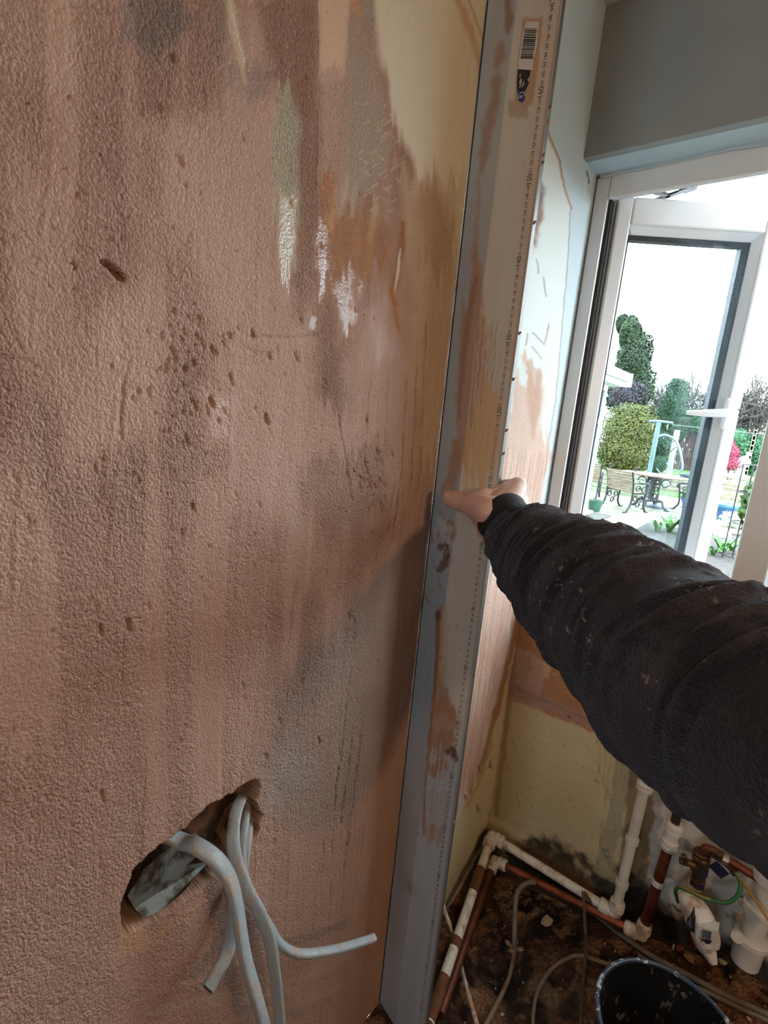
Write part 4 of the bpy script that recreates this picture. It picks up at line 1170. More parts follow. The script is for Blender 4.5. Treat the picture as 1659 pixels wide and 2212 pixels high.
# galvanised capping inside the hole
m_galv = pm('galvanised_steel', srgb(118, 122, 118), srgb(62, 48, 36), 48, .5, .5, 110, metal=.4, lo=.44, hi=.60)
P = [on_x(u, v, x) for u, v, x in ((276, 1936, -.012), (310, 1880, -.012), (372, 1826, -.012), (425, 1800, -.014), (448, 1830, -.014), (400, 1872, -.013), (340, 1930, -.012), (290, 1962, -.012))]
mb = MB(); n = len(P); back = [p + np.array((-.0012, 0, 0)) for p in P]
mb.add(list(P) + back, [tuple(range(n)), tuple(range(2 * n - 1, n - 1, -1))] + [(i, i + n, (i + 1) % n + n, (i + 1) % n) for i in range(n)])
L0 = [on_x(u, v, x) for u, v, x in ((290, 1962, -.012), (340, 1930, -.012), (400, 1872, -.013), (450, 1862, -.012), (398, 1925, -.002), (350, 1965, -.002), (310, 1984, -.003))]
n2 = len(L0); mb2 = MB().add(list(L0) + [p + np.array((-.0012, 0, 0)) for p in L0], [tuple(range(n2)), tuple(range(2 * n2 - 1, n2 - 1, -1))] + [(i, i + n2, (i + 1) % n2 + n2, (i + 1) % n2) for i in range(n2)])
cap = empty('cable_capping', tuple(P[0])); tag(cap, 'bent galvanised steel cable capping exposed inside the wall hole', 'capping')
for mbx, nm in ((mb, 'plate'), (mb2, 'flange')):
    o = mbx.build(nm, m_galv); o.parent = cap; o.matrix_parent_inverse = Matrix.Translation(-cap.location)

# ------------------------------------------------------------------ the outstretched arm
person = empty('person', tuple(at_depth(1980, 1830, .26))); tag(person, 'outstretched arm in a dark plaster-flecked fleece pressing the straightedge to the wall', 'person')
def ppart(o):
    o.parent = person; o.matrix_parent_inverse = Matrix.Translation(-person.location); return o
# sleeve: (u, v, depth, radius) along its middle
ST_ = [(1097, 1130, .700, .037), (1114, 1152, .689, .050), (1150, 1184, .665, .062), (1200, 1224, .625, .070), (1290, 1292, .545, .078), (1400, 1380, .465, .083), (1522, 1470, .395, .084), (1662, 1552, .345, .082), (1830, 1650, .30, .083), (2060, 1790, .255, .084), (2360, 1980, .20, .088)]
ctr = catmull([np.append(at_depth(u, v, d), r) for u, v, d, r in ST_], 60)
P_, T_, A_, B_ = frames(ctr[:, :3], (0, 0, 1))
seg = np.linalg.norm(np.diff(P_, axis=0), axis=1); S_ = np.concatenate([[0], np.cumsum(seg)])
nA = 220
# resample evenly
nL = 560
s_e = np.linspace(0, S_[-1], nL)
Pc = np.stack([np.interp(s_e, S_, P_[:, k]) for k in range(3)], 1); rc = np.interp(s_e, S_, ctr[:, 3])
Pc, Tc, Ac, Bc = frames(Pc, (0, 0, 1))
th = np.linspace(0, 2 * math.pi, nA, endpoint=False)
SS, TH = np.meshgrid(s_e, th, indexing='ij')
ph = np.stack([np.cos(TH), np.sin(TH)])
# folds: rings that wander round the arm
disp = np.zeros_like(SS)
rf = np.random.default_rng(11)
pos = .012
k = 0
while pos < S_[-1]:
    gap = np.interp(pos, [0, .06, .15, .3, .6], [.011, .015, .022, .030, .045]) * (.7 + .6 * rf.random())
    a1, a2, a3 = rf.random(3) * 2 * math.pi
    wob = np.interp(pos, [0, .1, .4], [.003, .007, .014])
    c = pos + wob * np.cos(TH - a1) + wob * .6 * np.cos(2 * TH - a2) + (fbm(TH * 1.3 + k * 7, SS * 8, 400 + k, 2) - .5) * wob * .8
    amp = np.interp(pos, [0, .05, .2, .6], [.0058, .0074, .0100, .0118]) * (.5 + .7 * rf.random()) * (.45 + .55 * (.5 + .5 * np.cos(TH - a3)))
    w = gap * np.interp(pos, [0, .3], [.22, .17])
    x = (SS - c) / w
    disp += amp * np.exp(-np.where(x < 0, x * x * 2.6, x * x * .5))
    pos += gap; k += 1
disp -= .0038
# long diagonal drapes under the arm
for j in range(5):
    c = .16 + .09 * j + .10 * np.cos(TH - 4.0 - .3 * j)
    disp += .006 * np.exp(-((SS - c) / .016) ** 2) * sstep(.1, .9, np.cos(TH - 4.2 - .2 * j))
disp += (fbm(SS * 22, TH * 1.8, 421, 3) - .5) * .008
disp += (fbm(SS * 300, TH * 24 + 3, 431, 2) - .5) * .0012
disp *= sstep(.0, .015, SS) * .95 + .05
# fullness: hangs lower than it rises
low = .5 - .5 * np.cos(TH)
R_ = rc[:, None] * (1 + .05 * low) + disp
V3 = Pc[:, None, :] + (Ac[:, None, :] * np.cos(TH)[..., None] + Bc[:, None, :] * np.sin(TH)[..., None]) * R_[..., None]
t = Nt('dark_fleece')
nap = t.noise(420, 4, .65); nap2 = t.noise(1300, 2, .6)
fl = t.ramp(t.math('MULTIPLY', t.ramp(t.noise(150, 3, .6), [(.60, 0.0), (.66, 1.0)]), t.ramp(t.noise(16, 3, .6), [(.53, 0.0), (.63, 1.0)])), [(0, 0.0), (1, 1.0)])
dust = t.ramp(t.noise(22, 4, .7), [(.50, 0.0), (.72, .30)])
base = t.mix(t.ramp(nap, [(.35, 0.0), (.7, 1.0)]), srgb(34, 29, 28), srgb(62, 54, 52))
base = t.mix(dust, base, srgb(124, 104, 92))
t.p(Base_Color=t.mix(t.math('MULTIPLY', fl, .85), base, srgb(190, 164, 140)), Roughness=.95, Specular_IOR_Level=.15, Sheen_Weight=.40, Sheen_Roughness=.45, Sheen_Tint=srgb(190, 190, 205))
t.p(Normal=t.bump(t.math('ADD', nap, t.math('MULTIPLY', nap2, .4)), .9, .0050))
m_fleece = t.m
idx = np.arange(nL * nA).reshape(nL, nA)
F_ = np.stack([idx[:-1], np.roll(idx, -1, 1)[:-1], np.roll(idx, -1, 1)[1:], idx[1:]], -1).reshape(-1, 4)
Vf = V3.reshape(-1, 3)
# turned-in hem at the wrist and a closed end at the shoulder
hem = Pc[0] + (V3[0] - Pc[0]) * .86 + Tc[0] * .012
Vall = np.vstack([Vf, hem, Pc[-1][None]])
hb = nL * nA
F2 = [tuple(f) for f in F_] + [(int((k + 1) % nA), int(k), hb + k, hb + (k + 1) % nA) for k in range(nA)] + [(int(idx[-1, k]), int(idx[-1, (k + 1) % nA]), hb + nA) for k in range(nA)]
slv = mesh_obj('sleeve', Vall, F2, m_fleece, None, True); ppart(slv)
# knitted cuff
m_cuff = pm('black_knit_cuff', srgb(22, 22, 26), srgb(32, 32, 38), 200, .85, .5, 500)
cp = catmull([at_depth(u, v, d) for u, v, d in ((1080, 1113, .716), (1093, 1126, .705), (1112, 1146, .690))], 8)
ang = np.linspace(0, 2 * math.pi, 120, endpoint=False)
V_, F_ = sweep(cp, [.0358 + .0010 * math.sin(i * .5) for i in range(len(cp))], prof=[(1.06 * math.cos(a) * (1 + .004 * math.cos(40 * a)), 1.04 * math.sin(a) * (1 + .004 * math.cos(40 * a))) for a in ang], up=(0, 0, 1), cap=False)
o = MB().add(V_, F_).build('cuff', m_cuff, None, True); md = o.modifiers.new('t', 'SOLIDIFY'); md.thickness = .003; md.offset = -1; ppart(o)

# hand: thumb on the face of the straightedge, fingers round its back
t = Nt('hand_skin')
sk = t.ramp(t.noise(45, 4, .6), [(.3, srgb(206, 160, 142)), (.7, srgb(222, 180, 162))])
dst = t.ramp(t.noise(130, 3, .6), [(.60, 0.0), (.70, .6)])
t.p(Base_Color=t.mix(dst, sk, srgb(216, 190, 170)), Roughness=.5, Subsurface_Weight=.08, Subsurface_Radius=(.01, .004, .002), Subsurface_Scale=.5)
t.p(Normal=t.bump(t.math('ADD', t.noise(520, 3, .6), t.noise(90, 2)), .35, .0012))
m_skin = t.m
def HP(u, v, y):
    return on_y(u, v, y)
wr = at_depth(1092, 1123, .704); fore = at_depth(1130, 1160, .672)
tip = HP(975, 1077, RY - .0115); ip = HP(993, 1082, RY - .0160); mcp = HP(1024, 1090, RY - .023); cmc = HP(1058, 1106, RY - .034)
caps = [(fore, wr, .024, .024), (wr, cmc, .023, .0225), (cmc, mcp, .0225, .0195), (mcp, ip, .0180, .0152), (ip, tip, .0150, .0136)]
kn = [np.array((.137, RY + .024, 1.096)), np.array((.142, RY + .026, 1.074)), np.array((.142, RY + .024, 1.052)), np.array((.138, RY + .019, 1.031))]
for i, (kp, ln, r0) in enumerate(zip(kn, (.080, .088, .082, .064), (.0122, .0125, .0118, .0105))):
    base_p = wr + (np.array((0, 0, .014 - .009 * i)))
    caps.append((base_p, kp, .020, r0 + .002))
    p1 = kp + np.array((-.030, .008, -.004)); p2 = p1 + np.array((-.026, -.001, -.002)); p3 = p2 + np.array((-(ln - .056), -.001, 0))
    for a, b, ra, rb2 in ((kp, p1, r0, .0092), (p1, p2, .0092, .0082), (p2, p3, .0082, .0068)):
        a = a.copy(); b = b.copy()
        a[1] = max(a[1], RY + .015 + ra * .98); b[1] = max(b[1], RY + .015 + rb2 * .98) if b is not kp else b[1]
        caps.append((a, b, ra, rb2))
caps += [(HP(1046, 1074, RY - .012), mcp, .015, .015), (HP(1038, 1106, RY - .02), HP(1050, 1126, RY - .02), .0185, .018), (kn[0], mcp, .013, .014), (cmc, kn[0], .018, .013), (kn[0], kn[1], .0125, .0125), (kn[1], kn[2], .0125, .012), (kn[2], kn[3], .012, .011),
         (HP(1054, 1146, RY - .012), wr, .0165, .022), (HP(1050, 1136, RY - .012), cmc, .014, .018), (HP(1054, 1146, RY - .010), kn[3], .0150, .012)]
hand = capsule_blob('hand', caps, .0018, m_skin, None, 5); ppart(hand)
# thumb nail
m_nail = pm('nail', srgb(222, 178, 162), srgb(206, 160, 144), 80, .3)
nd = np.array(tip) - np.array(ip); nd /= np.linalg.norm(nd)
upn = np.array((.1, -.75, .62)); upn -= nd * (upn @ nd); upn /= np.linalg.norm(upn); sd = np.cross(nd, upn)
V_ = []; F_ = []
for i, a in enumerate(np.linspace(-.002, .0075, 7)):
    for j, b in enumerate(np.linspace(-1, 1, 7)):
        wv = .0058 * math.sqrt(max(.05, 1 - ((a - .0025) / .0058) ** 2))
        r_ = .0135 - .0010 * (a / .0075)
        ang_ = b * wv / r_
        V_.append(np.array(tip) + nd * a + (upn * math.cos(ang_) + sd * math.sin(ang_)) * (r_ + .0002))
for i in range(6):
    for j in range(6): F_.append((i * 7 + j, i * 7 + j + 1, i * 7 + j + 8, i * 7 + j + 7))
o = mesh_obj('thumb_nail', V_, F_, m_nail, None, True); md = o.modifiers.new('t', 'SOLIDIFY'); md.thickness = .0007; ppart(o)

# ------------------------------------------------------------------ pipework, valve, waste, loose cables, bucket
def adopt(o, root):
    o.parent = root; o.matrix_parent_inverse = Matrix.Translation(-root.location); return o
t = Nt('dirty_white_plastic')
d_ = t.ramp(t.noise(38, 4, .65), [(.50, 0.0), (.66, 1.0)])
t.p(Base_Color=t.mix(d_, srgb(222, 218, 208), srgb(168, 134, 104)), Roughness=.45, Normal=t.bump(d_, .3, .001))
m_wpipe = t.m
m_white = pm('white_plastic', srgb(226, 224, 218), srgb(206, 200, 190), 22, .4)
m_cu = pm('copper_pipe', srgb(176, 100, 70), srgb(120, 66, 46), 26, .35, .1, 80, metal=.75)
m_cud = pm('dull_copper', srgb(124, 66, 46), srgb(92, 50, 38), 26, .5, .1, 80, metal=.5)
m_brass = pm('tarnished_brass', srgb(122, 96, 66), srgb(82, 66, 50), 60, .4, .2, 150, metal=.75)
m_blackpipe = pm('blackened_pipe', srgb(46, 40, 36), srgb(70, 60, 52), 60, .55, .2, 120, metal=.3)
m_rust = pm('rusty_dirt', srgb(120, 76, 48), srgb(90, 56, 38), 60, .9, .5, 120)
def pipe(root, pts, r, mat, name='pipe'):
    return adopt(MB().tube(pts, r, 20).build(name, mat, auto=40), root)
def socket_fit(root, c, dirs, r, name='elbow_fitting', mat=None, L=.034):
    """push-fit fitting: one collared socket for each direction, one mesh"""
    mb = MB()
    c = np.array(c, float)
    mb.lathe([(r * 1.22 * math.sin(a), -r * 1.22 * math.cos(a)) for a in np.linspace(.05, math.pi - .05, 9)], c, (0, 0, 1), 20)
    for d in dirs:
        d = np.array(d, float); d /= np.linalg.norm(d)
        mb.lathe([(r * 1.22, 0), (r * 1.25, L * .25), (r * 1.5, L * .32), (r * 1.56, L * .5), (r * 1.45, L * .62), (r * 1.45, L * .66), (r * 1.55, L * .70), (r * 1.5, L * .92), (r * 1.28, L), (r * .9, L)], c, d, 24)
    return adopt(mb.build(name, mat or m_wpipe, auto=40), root)
def unit(a, b):
    d = np.array(b, float) - np.array(a, float); return d / np.linalg.norm(d)
RP = .0105
# white plastic pipe
E1 = np.array((.030, 1.100, .125)); E2 = on_y(1331, 1962, 1.100); E2[2] = .130; TOP = np.array((E2[0] + .004, 1.103, .60))
P3 = on_z(927, 2208, .035)
wp = empty('plastic_water_pipe', tuple(E1)); tag(wp, 'white plastic water pipe turning round the corner and rising behind the sleeve', 'pipe')
d1 = unit(E1, P3); d2 = unit(E1, E2)
pipe(wp, [E1 + d1 * .02, E1 * .5 + P3 * .5, P3 + d1 * .0], RP, m_wpipe)
pipe(wp, [E1 + d2 * .02, E1 * .5 + E2 * .5, E2 - d2 * .02], RP, m_wpipe)
pipe(wp, [E2 + (0, 0, .02), E2 * .5 + TOP * .5, TOP], RP, m_white)
socket_fit(wp, E1, [d1, d2], RP); socket_fit(wp, E2, [-d2, TOP - E2], RP)
cplz = on_y(1397, 1683, 1.103)[2]
pc_ = E2 + (TOP - E2) * ((cplz - E2[2]) / (TOP[2] - E2[2]))
socket_fit(wp, pc_, [(0, 0, 1), (0, 0, -1)], RP, 'coupling', m_white, .028)
m_mud = m_rust
for f, l in ((.22, .06), (.62, .02), (.80, .08)):
    a = E1 + (P3 - E1) * f; b = a + d1 * l
    adopt(MB().tube([a + (b - a) * k for k in np.linspace(0, 1, 5)], [RP * 1.02, RP * 1.12, RP * 1.16, RP * 1.1, RP * 1.02], 14).build('mud_coat', m_mud, auto=60), wp)
def clip(root, c, ax, r, mat):
    ax = np.array(ax, float); ax /= np.linalg.norm(ax)
    mb = MB().lathe([(r * 1.02, -.006), (r * 1.28, -.006), (r * 1.28, .006), (r * 1.02, .006)], c, ax, 20, cap=False)
    mb.box((c[0] - .008, c[1] + r, c[2] - .008), (c[0] + .008, Y_BACK + .002, c[2] + .008), c=.001)
    adopt(mb.build('pipe_clip', mat, auto=40), root)
for zc in (.21, .325):
    q = E2 + (TOP - E2) * ((zc - E2[2]) / (TOP[2] - E2[2])); clip(wp, q, TOP - E2, RP, m_white)
# copper pipe below it
C1 = np.array((.050, 1.090, .072)); C2 = on_y(1386, 2020, 1.088); C3 = on_y(1451, 1806, 1.100); C4 = on_y(1466, 1744, 1.104)
CL = on_z(952, 2190, .016)
cp_ = empty('copper_water_pipe', tuple(C1)); tag(cp_, 'copper water pipe with white push-fit elbows running low round the corner', 'pipe')
e1 = unit(C1, CL); e2 = unit(C1, C2); e3 = unit(C2, C3)
pipe(cp_, [C1 + e1 * .02, C1 * .5 + CL * .5, CL], .0095, m_cud)
pipe(cp_, [C1 + e2 * .02, C1 * .5 + C2 * .5, C2 - e2 * .02], .0095, m_cu)
pipe(cp_, [C2 + e3 * .02, C2 * .5 + C3 * .5, C3 - e3 * .01], .0100, m_cud)
pipe(cp_, [C3 + e3 * .01, C4, C4 + e3 * .16], .0085, m_blackpipe, 'upper_pipe')
socket_fit(cp_, C1, [e1, e2], .0095); socket_fit(cp_, C2, [-e2, e3], .0098); socket_fit(cp_, C3, [e3, -e3], .0105, 'coupling', m_white, .032)
q = C2 + (C3 - C2) * .55; clip(cp_, q, e3, .0100, m_white)

# brass stop valve on its own copper stub
yv = 1.085
VB = on_y(1512, 1872, yv)
vr = empty('stop_valve', tuple(VB)); tag(vr, 'tarnished brass stop valve with drain tap against the white-painted wall', 'valve')
vb0 = on_y(1505, 1935, yv); vel = on_y(1519, 1838, yv)
adopt(MB().lathe([(.010, -.045), (.014, -.042), (.014, -.030), (.011, -.028), (.012, -.012), (.017, -.010), (.017, .004), (.013, .006), (.015, .016), (.015, .028), (.012, .030), (.012, .036)], VB, unit(vb0, vel), 6).build('valve_body', m_brass, auto=30), vr)
adopt(MB().lathe([(.0135, .0), (.0155, .002), (.0155, .008), (.0135, .010), (.0150, .013), (.0150, .017), (.0125, .019)], VB + unit(vb0, vel) * .014, unit(vb0, vel), 24).build('collar', m_brass, auto=30), vr)
bend = catmull([VB + unit(vb0, vel) * .03, on_y(1516, 1845, yv), on_y(1524, 1833, yv), on_y(1540, 1836, yv), on_y(1556, 1848, yv), on_y(1590, 1868, yv), on_y(1650, 1905, yv)], 8)
adopt(MB().tube(bend, .0078, 16).build('bent_pipe', m_cud, auto=60), vr)
jn = on_y(1549, 1845, yv); dj = unit(on_y(1530, 1834, yv), on_y(1575, 1860, yv))
adopt(MB().lathe([(.0095, -.010), (.0115, -.009), (.0115, .009), (.0095, .010)], jn, dj, 6).build('compression_nut', m_brass, auto=30), vr)
tp0 = on_y(1500, 1868, yv - .005); tp1 = on_y(1468, 1858, yv - .012)
adopt(MB().tube([tp0, tp0 * .5 + tp1 * .5, tp1], [.0075, .007, .0065], 12).build('drain_spout', m_brass, auto=60), vr)
tq = on_y(1481, 1861, yv - .014); tr_ = on_y(1475, 1840, yv - .03)
adopt(MB().lathe([(.0045, 0), (.0050, .004), (.0050, .022), (.0038, .022), (.0034, .018)], tq, unit(tq, tr_), 12).build('drain_spindle', m_brass, auto=30), vr)
stub = catmull([vb0, on_y(1500, 1950, yv), on_y(1497, 2000, yv + .01), on_y(1497, 2040, yv + .02)], 6)
adopt(MB().tube(stub, .0105, 16).build('supply_pipe', m_cud, auto=60), vr)
mb = MB()
for (a, b) in (((1513, 1873), (1524, 1900)), ((1506, 1905), (1520, 1920))):
    pa = on_y(*a, yv - .016); pb = on_y(*b, yv - .016)
    mb.box((min(pa[0], pb[0]), yv - .019, min(pa[2], pb[2])), (max(pa[0], pb[0]), yv - .016, max(pa[2], pb[2])))
adopt(mb.build('blue_tag', pm('dark_blue_tag', srgb(34, 36, 66), srgb(28, 30, 50), 30, .6)), vr)
# earth clamp with its label, and the green and yellow wires
ec = empty('earth_clamp', tuple(on_y(1563, 1860, yv))); tag(ec, 'earthing clamp with dark blue warning tab on the bent copper pipe', 'clamp')
cc_ = on_y(1563, 1854, yv)
adopt(MB().lathe([(.0092, -.008), (.0100, -.008), (.0100, .008), (.0092, .008)], cc_, dj, 20, cap=False).build('band', pm('clamp_metal', srgb(190, 180, 168), srgb(150, 130, 112), 90, .35, metal=.7), auto=40), ec)
Mx = Matrix.Translation(Vector(on_y(1568, 1866, yv - .004))) @ Matrix.Rotation(math.radians(28), 4, 'Y')
adopt(MB().box((-.022, -.003, -.004), (.022, .003, .004), Mx, .001).box((.012, -.005, -.006), (.020, .005, .006), Mx, .001).build('screw_block', m_brass), ec)
Mx = Matrix.Translation(Vector(on_y(1554, 1880, yv - .004))) @ Matrix.Rotation(math.radians(28), 4, 'Y')
adopt(MB().box((-.014, -.001, -.011), (.012, .001, .010), Mx).build('warning_tab', pm('navy_tab', srgb(30, 30, 74), srgb(24, 24, 56), 30, .5)), ec)
m_gre = pm('green_insulation', srgb(54, 116, 66), srgb(44, 98, 58), 30, .45)
m_yel = pm('yellow_insulation', srgb(172, 134, 44), srgb(150, 112, 36), 30, .45)
gw = catmull([on_y(u, v, y) for u, v, y in ((1588, 1883, 1.078), (1599, 1905, 1.07), (1597, 1928, 1.06), (1582, 1945, 1.055), (1562, 1950, 1.05), (1535, 1944, 1.05), (1510, 1935, 1.05), (1485, 1922, 1.055), (1466, 1917, 1.06), (1459, 1926, 1.065), (1465, 1948, 1.075))], 8)
eg = empty('earth_wire', tuple(gw[0])); tag(eg, 'green and yellow earth wire looping below the brass valve', 'wire', 'earth wires at the stop valve')
adopt(MB().tube(gw, .0036, 12).build('green_insulation', m_gre, auto=60), eg)
adopt(MB().tube(gw[40:] + np.array((0, -.0014, .0026)), .0019, 8).build('yellow_stripe', m_yel, auto=60), eg)
yw = catmull([on_y(u, v, y) for u, v, y in ((1590, 1886, 1.076), (1604, 1905, 1.07), (1625, 1935, 1.06), (1650, 1972, 1.05), (1680, 2020, 1.04))], 8)
ey = empty('earth_wire', tuple(yw[0])); tag(ey, 'thin yellow earth wire slanting down to the right past the waste pipe', 'wire', 'earth wires at the stop valve')
adopt(MB().tube(yw, .0024, 10).build('insulation', m_yel, auto=60), ey)

# white plastic shroud lying against the wall
sh = empty('plastic_shroud', tuple(on_y(1500, 1990, 1.06))); tag(sh, 'dusty white plastic pipe shroud with two openings leaning below the valve', 'shroud')
cen = [(1484, 1948, 1.070, .020), (1496, 1962, 1.055, .034), (1510, 1985, 1.045, .038), (1520, 2012, 1.035, .036), (1524, 2040, 1.028, .028), (1533, 2062, 1.022, .017), (1540, 2080, 1.018, .011)]
path = catmull([np.append(on_y(u, v, y), r) for u, v, y, r in cen], 8)
prof = [(math.copysign(abs(math.cos(a)) ** .6, math.cos(a)) * .62, math.copysign(abs(math.sin(a)) ** .6, math.sin(a))) for a in np.linspace(0, 2 * math.pi, 32, endpoint=False)]
V_, F_ = sweep(path[:, :3], path[:, 3], prof=prof, up=(0, -1, 0))
adopt(MB().add(V_, F_).build('shell', m_wpipe, auto=50), sh)
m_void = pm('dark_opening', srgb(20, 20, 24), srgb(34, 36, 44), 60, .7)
m_fluff = pm('grey_liner', srgb(96, 102, 116), srgb(70, 74, 86), 60, .8)
def patch(name, pts, y, th, mat, root):
    P = [on_y(u, v, y) for u, v in pts]; n = len(P); back = [p + np.array((0, th, 0)) for p in P]
    return adopt(MB().add(P + back, [tuple(range(n)), tuple(range(2 * n - 1, n - 1, -1))] + [(i, i + n, (i + 1) % n + n, (i + 1) % n) for i in range(n)]).build(name, mat), root)
patch('square_frame', [(1506, 2000), (1552, 2012), (1546, 2052), (1512, 2048), (1502, 2022)], 1.004, .022, m_white, sh)
patch('square_liner', [(1518, 2010), (1537, 2016), (1535, 2030), (1515, 2026)], 1.001, .004, m_fluff, sh)
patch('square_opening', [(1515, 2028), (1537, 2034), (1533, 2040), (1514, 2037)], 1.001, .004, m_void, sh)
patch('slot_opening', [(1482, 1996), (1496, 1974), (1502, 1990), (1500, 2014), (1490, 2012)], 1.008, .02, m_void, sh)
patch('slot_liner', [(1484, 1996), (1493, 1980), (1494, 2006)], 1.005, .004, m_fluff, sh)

# white waste pipe and sockets at the right
yw_ = 1.09
wb = on_y(1618, 2044, yw_); wt = on_y(1652, 1935, yw_)
ws = empty('waste_pipe', tuple(wb)); tag(ws, 'white plastic waste pipe with ring sockets at the right edge', 'pipe')
dw = unit(wb, wt); Lw = np.linalg.norm(wt - wb)
dw = np.array((0.0, 0.0, 1.0)) * .9 + dw * .1; dw /= np.linalg.norm(dw)
adopt(MB().lathe([(.016, -.042), (.023, -.036), (.0235, -.02), (.0245, .0), (.0260, .012), (.0285, .014), (.0285, .024), (.0255, .026), (.0225, .027)], wb, dw, 32).build('lower_socket', m_white, auto=35), ws)
adopt(MB().lathe([(.0185, .0), (.0185, .34)], wb, dw, 32).build('pipe', m_white, auto=35), ws)
adopt(MB().lathe([(.0190, .082), (.0265, .082), (.0265, .092), (.0200, .094)], wb, dw, 32).build('ring_clip', m_white, auto=35), ws)
arm0 = on_y(1600, 1950, 1.13); arm1 = wb + dw * .088
adopt(MB().tube(catmull([arm0, on_y(1613, 1962, 1.11), on_y(1618, 1985, 1.085), arm1 + np.array((-.02, -.012, 0))], 6), .006, 10).build('clip_arm', m_white, auto=60), ws)
adopt(MB().lathe([(.009, -.003), (.009, .003)], arm0, (0, 1, 0), 16).lathe([(.0035, -.0045), (.0035, -.003)], arm0, (0, 1, 0), 10).build('screw_eye', m_white, auto=40), ws)
adopt(MB().lathe([(.010, -.004), (.012, 0), (.010, .006)], on_y(1592, 2022, 1.07), (0, -1, .3), 16).build('socket_lug', m_white, auto=40), ws)
adopt(MB().lathe([(.0215, 0.150), (.0250, .152), (.0250, .19), (.0215, .192)], wb, dw, 32).build('upper_socket', m_white, auto=35), ws)

# cables and strips lying about the floor
m_gcab = pm('grey_floor_cable', srgb(136, 130, 122), srgb(104, 92, 80), 30, .6, .2, 90)
m_bcab = pm('beige_cable', srgb(150, 126, 100), srgb(116, 92, 70), 40, .7, .2, 90)
m_dcab = pm('mud_brown_cable', srgb(62, 46, 40), srgb(92, 70, 58), 60, .7, .3, 120)
def fcable(pts, r, mat, label, name='floor_cable', lift=.006, grp='loose cables on the floor', cat='cable'):
    P = []
    for q in pts:
        u, v = q[:2]; l = q[2] if len(q) > 2 else lift
        P.append(on_floor(u, v, l))
    o = MB().tube(catmull(P, 10), r, 10).build(name, mat, auto=60)
    return tag(o, label, cat, grp)
fcable([(1111, 2060, .012), (1112, 2000, .04), (1114, 1950, .07), (1121, 1921, .085), (1140, 1907, .08), (1165, 1908, .06), (1200, 1926, .04), (1262, 1958, .02), (1330, 2010, .012), (1400, 2060, .010), (1470, 2098, .010), (1560, 2146, .010), (1640, 2182, .010), (1720, 2215, .010)], .0056, m_gcab,
       'long grey cable arching up in the corner and running along the wall foot')
fcable([(1380, 2064, .008), (1450, 2108, .008), (1520, 2140, .008), (1600, 2178, .008), (1659, 2204, .008), (1740, 2240, .008)], .0045, m_gcab, 'second grey cable lying below the long one beside the bucket')
fcable([(1112, 2055, .010), (1100, 2110, .008), (1078, 2160, .008), (1048, 2215, .008), (1020, 2260, .008)], .0046, m_bcab, 'pale dusty cable slanting towards the foot of the straightedge')
fcable([(1152, 2240, .006), (1152, 2190, .006), (1162, 2140, .006), (1190, 2095, .006), (1225, 2070, .006), (1255, 2064, .006), (1300, 2078, .006), (1330, 2088, .006)], .0040, m_bcab, 'pale cable curved in a wide loop beside the bucket')
fcable([(1260, 1926, .10), (1263, 1990, .07), (1266, 2050, .05), (1260, 2110, .03), (1257, 2160, .02), (1252, 2230, .010)], .0036, m_dcab, 'thin mud-brown rod standing up beside the black bucket', 'metal_rod', grp='thin brown rods', cat='rod')
fcable([(1262, 1928, .10), (1285, 1960, .06), (1310, 1990, .03), (1335, 2012, .016)], .0034, m_dcab, 'short mud-brown rod slanting across the copper pipe', 'metal_rod', grp='thin brown rods', cat='rod')
# frayed white strip leaning behind the straightedge
Ps = [on_x(948, 1918, .020), on_x(955, 1950, .028), at_depth(975, 2010, 1.12), at_depth(990, 2065, 1.13), on_floor(1010, 2140, .03), on_floor(1030, 2212, .01), on_floor(1050, 2290, .008)]
pth = catmull(Ps, 10)
sp_ = empty('plaster_strip', tuple(pth[0])); tag(sp_, 'thin white plaster-crusted strip leaning from the wall to the floor', 'strip')
rr = .0034 + .0016 * RNG.random(len(pth)); rr[:10] += np.linspace(.005, 0, 10) * np.sin(np.linspace(0, math.pi, 10))
m_strip = pm('crusted_white_strip', srgb(214, 204, 196), srgb(190, 150, 124), 50, .8, .6, 160, lo=.45, hi=.6)
adopt(MB().tube(pth, rr, 8).build('strip', m_strip, auto=60), sp_)
for i in (14, 20, 26, 42, 45, 47):
    p = pth[min(i, len(pth) - 1)]
    adopt(MB().lathe([(.0004, -.004), (.0035, -.001), (.003, .002), (.0004, .005)], p + np.array((.003, -.002, .002)), RNG.normal(size=3), 6).build('crust', m_strip), sp_)
# torn paper / flake on the pale cable
o = MB()
pp = on_floor(1110, 2048, .016)
for a in (0.2, 1.7, 3.3, 4.6):
    e = np.array((math.cos(a), math.sin(a), .35)) * .022; s2 = np.array((-math.sin(a), math.cos(a), 0)) * .007
    o.add([pp - s2 * .4, pp + s2 * .4, pp + e * .7 + s2, pp + e, pp + e * .6 - s2 * .8, pp - s2 * .4 - (0, 0, .002), pp + e * .6 - (0, 0, .002)], [(0, 1, 2, 3, 4), (0, 5, 6, 4)])
tag(o.build('torn_tape', pm('old_tape', srgb(176, 152, 122), srgb(140, 112, 84), 70, .8)), 'torn piece of tan tape round the pale cable', 'tape')
